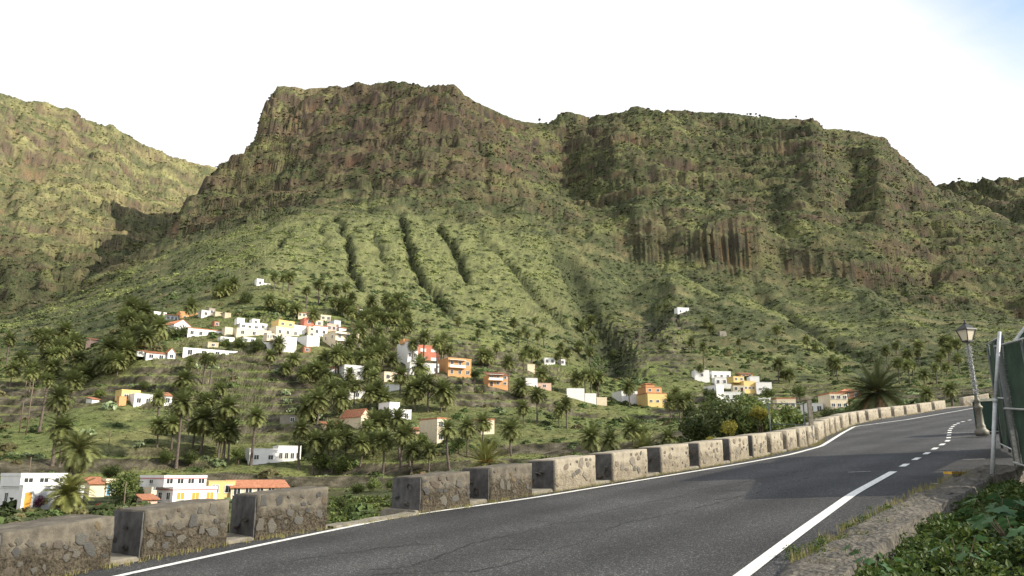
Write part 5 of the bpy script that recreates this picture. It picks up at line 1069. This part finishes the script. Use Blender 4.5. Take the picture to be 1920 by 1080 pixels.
CP = [(205,768,22,'upper left field'),(165,815,20,'field left of the big palm'),(262,838,16,'left field edge'),(310,815,18,'tall leaning palm, left side'),(318,790,14,'tall leaning palm, upper left'),(440,830,14,'grove below the terraced hill'),(535,740,14,'terrace edge, top'),(540,755,14,'terrace edge, middle'),(548,772,13,'terrace edge, lower part'),(640,690,16,'palms above the bougainvillea house'),(365,690,16,'slope under the ruin, left'),(402,692,14,'slope under the ruin, right'),(520,700,14,'shoulder right of the terraces'),(250,725,10,'bank above the yellow box house'),(600,785,15,'bank left of the gabled cottage'),(630,778,15,'bank above the tiled shed')]
for k, (q, P0) in enumerate(zip(CP, hits([(c[0], c[1]) for c in CP]))):
    m_ = np.linalg.norm(P0) / np.linalg.norm(ray(q[0], q[1])); s = q[2] * m_ * 0.8
    tag(obj('prickly_pear', PAD[k % 2], None, tuple(P0), (0, 0, k * 1.1), (s, s, s)), f'pale green prickly pear clump at the {q[3]}', 'cactus', 'prickly pears on the terraces')

# ------------------------------------------------------------------ street lamp with a spiral of fairy lights
plain('lamp_metal', (0.13, 0.125, 0.10), 0.55, 0.25, 8, 0.004, metal=0.4); plain('lamp_dark', (0.03, 0.03, 0.028), 0.5, 0.2, 8)
m, t, b = nodes('lamp_glass'); b.inputs['Base Color'].default_value = (0.55, 0.50, 0.38, 1); b.inputs['Roughness'].default_value = 0.4
plain('light_string', (0.45, 0.46, 0.45), 0.4, 0.1, 5)
A = on_road(1842, 817, 0.04); topz = at_r(1815, 640, math.hypot(A[0], A[1]))[2]; H = topz - A[2]
lamp = empty('street_lamp', tuple(A)); lamp.rotation_euler = (0, -0.02, 0); tag(lamp, 'street lamp with lantern and string of lights wound round its post', 'street lamp')
MB().lathe([(0.20, 0), (0.24, 0.04), (0.24, 0.18), (0.17, 0.24), (0.15, 0.30), (0.155, 0.36), (0.125, 0.42), (0.115, 0.95), (0.16, 1.0), (0.16, 1.06), (0.10, 1.12), (0.10, 1.22), (0.13, 1.26), (0.08, 1.34), (0.055, 1.5)], 18).build('base', 'lamp_metal', lamp, True)
MB().lathe([(0.055, 1.45), (0.045, H - 0.1), (0.07, H - 0.06), (0.05, H)], 12).build('post', 'lamp_metal', lamp, True)
sp = MB(); pv = None; r = np.random.default_rng(8)
for k in range(300):
    z_ = 1.5 + (H - 1.65) * k / 300; a = k * 0.9; p_ = (math.cos(a) * 0.062, math.sin(a) * 0.062, z_)
    if pv: sp.tube(pv, p_, 0.009, None, 4, False)
    if k % 2 == 0: d = r.normal(size=3) * 0.03; sp.tube(p_, (p_[0] * 1.5 + d[0], p_[1] * 1.5 + d[1], p_[2] + d[2]), 0.016, 0.008, 4)
    pv = p_
sp.build('light_string', 'light_string', lamp)
ln = MB(); w0, w1, hl = 0.12, 0.225, 0.42
def frust(mb, a, c, z0, z1):
    n = len(mb.v); mb.v += [(-a,-a,z0),(a,-a,z0),(a,a,z0),(-a,a,z0),(-c,-c,z1),(c,-c,z1),(c,c,z1),(-c,c,z1)]; mb.f += [tuple(n + i for i in q) for q in ((0,3,2,1),(4,5,6,7),(0,1,5,4),(1,2,6,5),(2,3,7,6),(3,0,4,7))]
frust(ln, w0 * 0.95, w1 * 0.95, 0.02, hl); lan = ln.build('lantern', 'lamp_glass', lamp, loc=(0, 0, H), rot=(0, 0, 0.35))
fr = MB()
for sx, sy in ((1,1),(1,-1),(-1,1),(-1,-1)): fr.tube((sx*w0, sy*w0, 0), (sx*w1, sy*w1, hl), 0.018, None, 4)
frust(fr, w0 + 0.02, w0 + 0.02, -0.03, 0.03); fr.build('lantern_frame', 'lamp_dark', lan)
cp = MB(); frust(cp, w1 + 0.05, w1 + 0.03, hl, hl + 0.05); frust(cp, w1, 0.08, hl + 0.052, hl + 0.22); cp.lathe([(0.06, hl + 0.22), (0.07, hl + 0.27), (0.02, hl + 0.33), (0.035, hl + 0.37), (0.01, hl + 0.42)], 10); cp.build('cap', 'lamp_dark', lan)

# ------------------------------------------------------------------ green screen fence, leaning pole, waste container
m, t, b = nodes('green_net'); v = coords(t, 'Object'); n = noise_n(t, v, 3, 5, 0.6); r_ = ramp(t, [(0.3, (0.005, 0.022, 0.012)), (0.7, (0.016, 0.055, 0.03))]); t.links.new(n.outputs[0], r_.inputs[0]); t.links.new(r_.outputs[0], b.inputs['Base Color']); b.inputs['Roughness'].default_value = 0.8; bump(t, b, n.outputs[0], 0.05)
plain('galvanised', (0.42, 0.44, 0.44), 0.5, 0.15, 12, metal=0.2); plain('rail_dark', (0.10, 0.115, 0.11), 0.6, 0.2, 10, metal=0.2); plain('bin_green', (0.006, 0.03, 0.018), 0.5, 0.2, 4); plain('bin_lid', (0.45, 0.46, 0.36), 0.6, 0.15, 5); plain('wire', (0.09, 0.095, 0.09), 0.6, 0.1, 10)
P0 = on_road(1857, 893, 0.1); P1 = at_r(1874, 622, math.hypot(P0[0], P0[1]))
pole = empty('pole', tuple(P0)); tag(pole, 'pale galvanised pole leaning right beside the green fence', 'pole')
d_ = Vector(P1) - Vector(P0)
MB().tube((0, 0, -0.2), tuple(d_ * 0.52), 0.04, 0.038, 12).build('lower_tube', 'galvanised', pole, True); MB().tube(tuple(d_ * 0.515), tuple(d_), 0.034, 0.032, 12).build('upper_tube', 'galvanised', pole, True); MB().tube(tuple(d_ * 0.505), tuple(d_ * 0.53), 0.046, None, 12).build('collar', 'galvanised', pole, True)
# fence panels: from the far post beside the pole towards the viewer along the right hand side, the two out of view added for shade
u0, v0 = road_uv(1906, 874, 0.05); FZ = 2.75
def fence(label, ua, va, ub, vb, h, net=True, wire=True, lean=0.0):
    a = xy(ua, va); c = xy(ub, vb); Lf = math.hypot(c[0] - a[0], c[1] - a[1]); ang = math.atan2(c[1] - a[1], c[0] - a[0]); za = zroad(ua) + 0.02; zc = zroad(ub) + 0.02; sh = (zc - za) / Lf
    o = empty('screen_fence', (a[0], a[1], za), ang); tag(o, label, 'fence', 'green screen fence panels')
    for x in (0.0, Lf / 2, Lf): MB().tube((x, 0, x * sh - 0.3), (x + lean, 0, x * sh + h), 0.035, None, 10).build('post', 'rail_dark', o, True)
    for k, f in enumerate((0.04, 0.47, 0.985)): MB().tube((lean * f, -0.045, h * f), (Lf + lean * f, -0.045, Lf * sh + h * f), 0.022, None, 8).build('rail', 'galvanised', o, True)
    if wire:
        w = MB(); x = 0.0
        while x <= 0.55: w.tube((x, -0.02, x * sh + 0.05), (x + lean, -0.02, x * sh + h), 0.006, None, 4, False); x += 0.075
        z_ = 0.1
        while z_ < h: w.tube((0, -0.022, z_), (0.55, -0.022, z_ + 0.55 * sh), 0.006, None, 4, False); z_ += 0.12
        w.build('wire_mesh', 'wire', o)
    if net:
        nx, nz_ = 24, 16; Vn = []
        x_off = 0.42 if wire else 0.02
        for i in range(nx + 1):
            for k in range(nz_ + 1):
                x = x_off + (Lf - x_off) * i / nx; z_ = 0.06 + (h - 0.1) * k / nz_; Vn.append((x + lean * k / nz_, 0.03 + 0.05 * float(noise(np.array([x * 1.3]), np.array([z_ * 1.1]), 3)[0]), x * sh + z_))
        n1_ = len(Vn); Vn += [(x, y + 0.012, z) for x, y, z in Vn]; F_ = [(i * (nz_+1) + k, (i+1) * (nz_+1) + k, (i+1) * (nz_+1) + k + 1, i * (nz_+1) + k + 1) for i in range(nx) for k in range(nz_)]; F_ += [tuple(q + n1_ for q in f[::-1]) for f in F_]
        obj('net', new_mesh('net', Vn, F_, 'green_net', True), o)
    return o
fence('wire mesh fence with green netting at the right picture edge', u0, v0, u0 - 4.2, v0 + 1.5, FZ, True, True, -0.25)
fence('added unseen shading panel of green netting beyond the edge fence', u0 - 4.25, v0 + 1.52, 11.5, 1.5, 1.5, True, False)  # added out of view so its shadow falls on kerb and weeds
fence('added unseen shading panel of green netting nearest the viewer', 11.4, 1.55, 3.0, 1.9, 1.5, True, False)  # second unseen panel, added to shade the near verge
ug, vg = road_uv(1866, 842, 0.0)
fence('dark green netting panel standing behind the leaning pole', ug + 0.2, vg + 0.15, ug - 3.2, vg + 1.0, 3.1, True, False)
# waste container
Bp = on_road(1866, 812); bu, bv = uv(Bp[0], Bp[1]); bo = empty('waste_container', tuple(Bp), -R(40) + math.pi / 2); tag(bo, 'dark green waste container with pale lid behind the street lamp', 'container')
MB().box(-0.55, 0.75, -0.55, 0.55, 0.12, 1.2).build('body', 'bin_green', bo); MB().box(-0.6, 0.8, -0.6, 0.6, 1.203, 1.30).build('lid', 'bin_lid', bo)
for sx in (-0.45, 0.65):
    for sy in (-0.4, 0.4): MB().tube((sx, sy - 0.04, 0.08), (sx, sy + 0.04, 0.08), 0.08, None, 12).build('wheel', 'lamp_dark', bo)
MB().box(-0.56, 0.76, -0.6, -0.553, 0.95, 1.02).build('handle_bar', 'lamp_dark', bo)
# green gabled tarpaulin roof at the right edge
Tp = at_r(1899, 640, 21.0); to = empty('tarpaulin_roof', (Tp[0], Tp[1], zroad(uv(Tp[0], Tp[1])[0])), -0.5); tag(to, 'green tarpaulin gable with pale edge behind the fence, right edge', 'canopy')
hz = Tp[2] - zroad(uv(Tp[0], Tp[1])[0])
MB().poly([(0, 0, hz - 0.05), (3.2, 0, hz - 0.05), (1.6, 0, hz + 1.9)]).poly([(0, 0, hz - 0.05), (1.6, 0, hz + 1.9), (1.6, 5, hz + 1.9), (0, 5, hz - 0.05)]).poly([(3.2, 0, hz - 0.05), (3.2, 5, hz - 0.05), (1.6, 5, hz + 1.9), (1.6, 0, hz + 1.9)]).build('tarpaulin', 'green_net', to)
MB().tube((-0.03, -0.03, hz - 0.08), (1.6, -0.03, hz + 1.93), 0.035, None, 8).build('edge_pole', 'galvanised', to)
for x, y in ((0.05, 0.05), (3.15, 0.05), (0.05, 4.9), (3.15, 4.9)): MB().tube((x, y, -0.3), (x, y, hz - 0.06), 0.04, None, 8).build('post', 'rail_dark', to)
# drain: yellow kerb stone over a dark opening
Q0 = on_road(1790, 897, 0.0); uq, vq = uv(Q0[0], Q0[1]); dr = empty('drain_kerb', (Q0[0], Q0[1], zroad(uq)), math.atan2(CU, SU)); tag(dr, 'yellow painted kerb stone over a dark drain opening by the pole', 'kerb')
MB().box(-0.3, 1.4, -0.02, 0.13, 0.085, 0.135).build('kerb_stone', 'yellow_paint', dr); MB().box(0.1, 1.0, -0.01, 0.11, 0.0, 0.082).build('drain_opening', 'lamp_dark', dr); MB().box(-0.3, 0.097, -0.02, 0.13, -0.05, 0.082).build('support', 'cement', dr); MB().box(1.003, 1.4, -0.02, 0.13, -0.05, 0.082).build('support', 'cement', dr)

# ------------------------------------------------------------------ pipe frame behind the parapet, utility poles, mast on the ridge
rf_ = 33.5; A1 = at_r(1441, 757, rf_); A2 = at_r(1506, 757, rf_); gz = float(bank_point(1441, rf_)[2])
pf = empty('pipe_frame', (A1[0], A1[1], gz)); tag(pf, 'grey pipe frame with two rails in front of the citrus trees', 'frame')
a_ = Vector((0, 0, A1[2] - gz)); c_ = Vector((A2[0] - A1[0], A2[1] - A1[1], A2[2] - gz))
MB().tube((0, 0, -0.2), tuple(a_), 0.028, None, 8).build('post', 'rail_dark', pf, True); MB().tube((c_.x, c_.y, -0.2), tuple(c_), 0.028, None, 8).build('post', 'rail_dark', pf, True)
MB().tube(tuple(a_), tuple(c_), 0.018, None, 8).build('rail', 'rail_dark', pf, True); MB().tube(tuple(a_ - Vector((0, 0, 0.82))), tuple(c_ - Vector((0, 0, 0.82))), 0.018, None, 8).build('rail', 'rail_dark', pf, True)
A3 = at_r(1517, 751, 33.5); g3 = float(bank_point(1517, 33.5)[2]); tag(MB().box(-0.075, 0.075, -0.07, 0.07, g3 - 0.3 - A3[2], 0).build('concrete_post', 'cement', None, loc=tuple(A3)), 'thick grey concrete post at the right end of the pipe frame', 'post')
UP = [(36,812,714,'utility pole nearest the left picture edge'),(49,815,712,'second utility pole from the left picture edge'),(434,735,685,'slim utility pole on the terraced hill'),(231,955,905,'pale wooden post beside the leafy tree, lower left'),(52,905,858,'thin post behind the white house, far left'),(1329,757,735,'brown post in front of the hamlet'),(204,835,808,'thin fence post on the left field')]
for q, P0 in zip(UP, hits([(c[0], c[1]) for c in UP])):
    m_ = np.linalg.norm(P0) / np.linalg.norm(ray(q[0], q[1])); Hh = (q[1] - q[2]) * m_; o = empty('utility_pole', tuple(P0)); tag(o, q[3], 'pole', 'poles in the valley')
    MB().tube((0, 0, -0.5), (0, 0, Hh), 0.15 if Hh > 8 else 0.09, 0.1 if Hh > 8 else 0.07, 8).build('shaft', 'pole_wood', o, True)
    if Hh > 6: MB().box(-0.7, 0.7, -0.05, 0.05, Hh - 0.5, Hh - 0.38).build('crossarm', 'pole_wood', o)
def skyline(px):
    d = ray(px, 300); az = math.atan2(d[0], d[1]); rr = np.arange(600, 1500, 2.0); zz = Z(np.sin(az) * rr, np.cos(az) * rr); k = np.argmax(zz / rr); return np.array([math.sin(az) * rr[k], math.cos(az) * rr[k], zz[k]])
S = skyline(1057); ms = empty('radio_mast', tuple(S)); tag(ms, 'thin lattice radio mast on the ridge line', 'mast')
mb = MB()
for sx, sy in ((-.5, -.4), (.5, -.4), (0, .5)): mb.tube((sx, sy, -1), (sx * .3, sy * .3, 16), 0.09, 0.06, 5)
for k in range(8): mb.tube((-.5 + .05 * k, -.4 + .03 * k, 2 * k), (.45 - .05 * k, -.4 + .03 * k, 2 * k + 1.6), 0.05, None, 4)
mb.build('lattice', 'metal_grey', ms); MB().lathe([(0.3, 12), (0.3, 13.5)], 8).build('antenna', 'wall_white', ms); MB().box(-3, 1.5, -1.5, 1.5, -1, 2.2).build('cabin', 'wall_white', ms)
for k, px in enumerate((1408, 1414, 1424, 1431, 1500, 1012)):
    S = skyline(px); tree(S - np.array([0, 0, 0.6]), 4.5 + (k % 3), 1.9 + 0.4 * (k % 2), 'leaf_dark', f'{ordn[k]} small dark tree from the left of six on the ridge line' if px != 1012 else 'small dark tree on the ridge left of the mast', 'tree', 'tree', k, 'trees on the ridge line')

# ------------------------------------------------------------------ weeds and leafy plants on the near verge
def weed_mesh(seed, n, size):
    r = np.random.default_rng(seed); Vv, Ff, A = [], [], []
    for k in range(n):
        a = r.random() * 6.28; e = r.uniform(0.25, 1.3); d = np.array([math.cos(a) * math.cos(e), math.sin(a) * math.cos(e), math.sin(e)]); c = d * r.random() ** 0.6 * np.array([1, 1, 0.75]); u_ = d * 0.6 + r.normal(size=3) * 0.5; u_[2] -= 0.15; u_ /= np.linalg.norm(u_); s = np.cross(u_, [0, 0, 1.0] + r.normal(size=3) * 0.3); s /= np.linalg.norm(s); l = size * (0.6 + 0.7 * r.random()); i = len(Vv); ag = r.random()
        nn = np.cross(s, u_); Vv += [c, c + u_ * l * 0.4 + s * l * 0.36 + nn * l * .08, c + u_ * l * 0.75 + s * l * 0.22, c + u_ * l - nn * l * .15, c + u_ * l * 0.75 - s * l * 0.22, c + u_ * l * 0.4 - s * l * 0.36 + nn * l * .08]; A += [ag] * 6; Ff += [(i, i + 1, i + 2, i + 3), (i, i + 3, i + 4, i + 5)]
    return np.array(Vv), Ff, A
def verge_point(u, v): x, y = xy(u, v); return np.array([x, y, zroad(u)])
r = np.random.default_rng(12); VV, FF, AA = [], [], []; off = 0
protos = [weed_mesh(70 + k, 60, 0.26) for k in range(4)]
def slab_right(u): return np.interp(u, sr_uv[:, 0], sr_uv[:, 1])
spots = []
for _ in range(620):
    u = r.uniform(6.0, 17.5); dv = r.exponential(0.9) * (0.4 + 0.6 * r.random()) ; spots.append((u, slab_right(u) - 0.12 + dv + 0.05, -0.22 + 0.1 * r.random() + (0.10 if dv > 1.2 else 0), 0.13 + 0.2 * r.random()))
for _ in range(60):
    u = r.uniform(8.8, 13.5); w = r.choice([0.12, 0.2, 0.35]); spots.append((u, slab_v(u) + w + r.normal() * 0.12, 0.04, 0.06 + 0.08 * r.random()))
for u, v_, dz, s in spots:
    a, f, g = protos[r.integers(4)]; Pp = rotz(a * s, r.random() * 6.28) + verge_point(u, v_) + np.array([0, 0, dz]); VV.append(Pp); FF += [tuple(i + off for i in q) for q in f]; AA += g; off += len(a)
tag(obj('verge_weeds', new_mesh('verge_weeds', np.concatenate(VV), FF, 'leaf_weed', False, {'age': AA})), 'green weeds and ground ivy along the near road edge', 'weeds', kind='stuff')
# dry grass blades at the slab edge and the wall foot
Vv, Ff, A = [], [], []
def blades(c, n, l):
    for k in range(n):
        a = r.random() * 6.28; h_ = l * (0.5 + r.random()); ln_ = 0.5 * h_ * r.random(); p = c + np.array([r.normal() * 0.04, r.normal() * 0.04, 0]); t_ = p + np.array([math.cos(a) * ln_, math.sin(a) * ln_, h_]); s = np.array([-math.sin(a), math.cos(a), 0]) * 0.005; i = len(Vv)
        Vv.extend([p - s, p + s, t_]); A.extend([r.random() * 0.5 + 0.5] * 3); Ff.append((i, i + 1, i + 2))
for _ in range(330): u = r.uniform(8.6, 19); blades(verge_point(u, slab_v(u) + r.uniform(-0.02, 0.5)) + [0, 0, 0.03], 9, 0.10)
for _ in range(520):
    u = r.uniform(3, 34) if r.random() < 0.8 else r.uniform(34, 80); blades(verge_point(u, wall_v(u) + abs(r.normal()) * 0.10 + 0.03) + [0, 0, 0.0], 9, 0.07 if u < 34 else 0.14)
leafmat('dry_blade', (0.10, 0.14, 0.03), (0.26, 0.21, 0.09), 0.2)
tag(obj('edge_grass', new_mesh('edge_grass', np.array(Vv), Ff, 'dry_blade', False, {'age': A})), 'tufts of thin grass along the road edges and wall foot', 'grass', kind='stuff')
# bigger leafy plants, each leaf a piece
def lobed(seed):
    r_ = np.random.default_rng(seed); n = 22; Vv = [(0.42, 0, 0.05)]
    for k in range(n): a = math.pi + (k + 0.5) / n * 2 * math.pi; q = 0.5 + 0.14 * math.cos(5 * a) + 0.02 * r_.normal(); Vv.append((0.42 + math.cos(a) * q * (1.0 if math.cos(a) > -0.8 else 0.84), math.sin(a) * q, -0.12 * q * abs(math.sin(a)) + 0.03 * r_.normal()))
    Ff = [(0, 1 + k, 1 + (k + 1) % n) for k in range(n)]; Vv += [(0, 0.008, 0.0), (0, -0.008, 0.0), (-0.5, 0, -0.25)]; Ff.append((n + 1, n + 2, n + 3)); return new_mesh('leaf', Vv, Ff, 'leaf_big', True, {'age': [0.1 + 0.3 * r_.random()] * len(Vv)})
leafmat('leaf_big', (0.055, 0.13, 0.055), (0.16, 0.22, 0.06), 0.3, rnd=0.2)
LOB = [lobed(k) for k in range(4)]
for k, (px, py, s, n, lab) in enumerate([(1868,965,0.24,15,'large-leaved plant at the right picture edge below the fence'),(1905,1000,0.22,14,'large-leaved plant in the lower right corner'),(1632,1062,0.13,8,'young broad-leaved plant at the bottom edge of the picture'),(1893,945,0.22,12,'broad-leaved plant against the fence foot'),(1800,1040,0.12,11,'small leafy plant in the weeds right of the kerb slab')]):
    Q = on_road(px, py, 0.05); o = empty('leafy_plant', (Q[0], Q[1], Q[2] - 0.25)); tag(o, lab, 'plant', 'leafy plants on the near verge'); rr_2 = np.random.default_rng(k + 60)
    st = MB()
    for j in range(n):
        a = j * 2.4; h_ = 0.15 + 0.32 * rr_2.random(); q = 0.08 + 0.22 * rr_2.random(); p_ = (math.cos(a) * q, math.sin(a) * q, h_); st.tube((0, 0, 0), p_, 0.007, 0.004, 5, False)
        obj('leaf', LOB[j % 4], o, p_, (rr_2.normal() * 0.25, 0.35 + 0.3 * rr_2.random(), a), (s * (0.7 + 0.5 * rr_2.random()),) * 3)
    st.build('stem', 'bark', o)
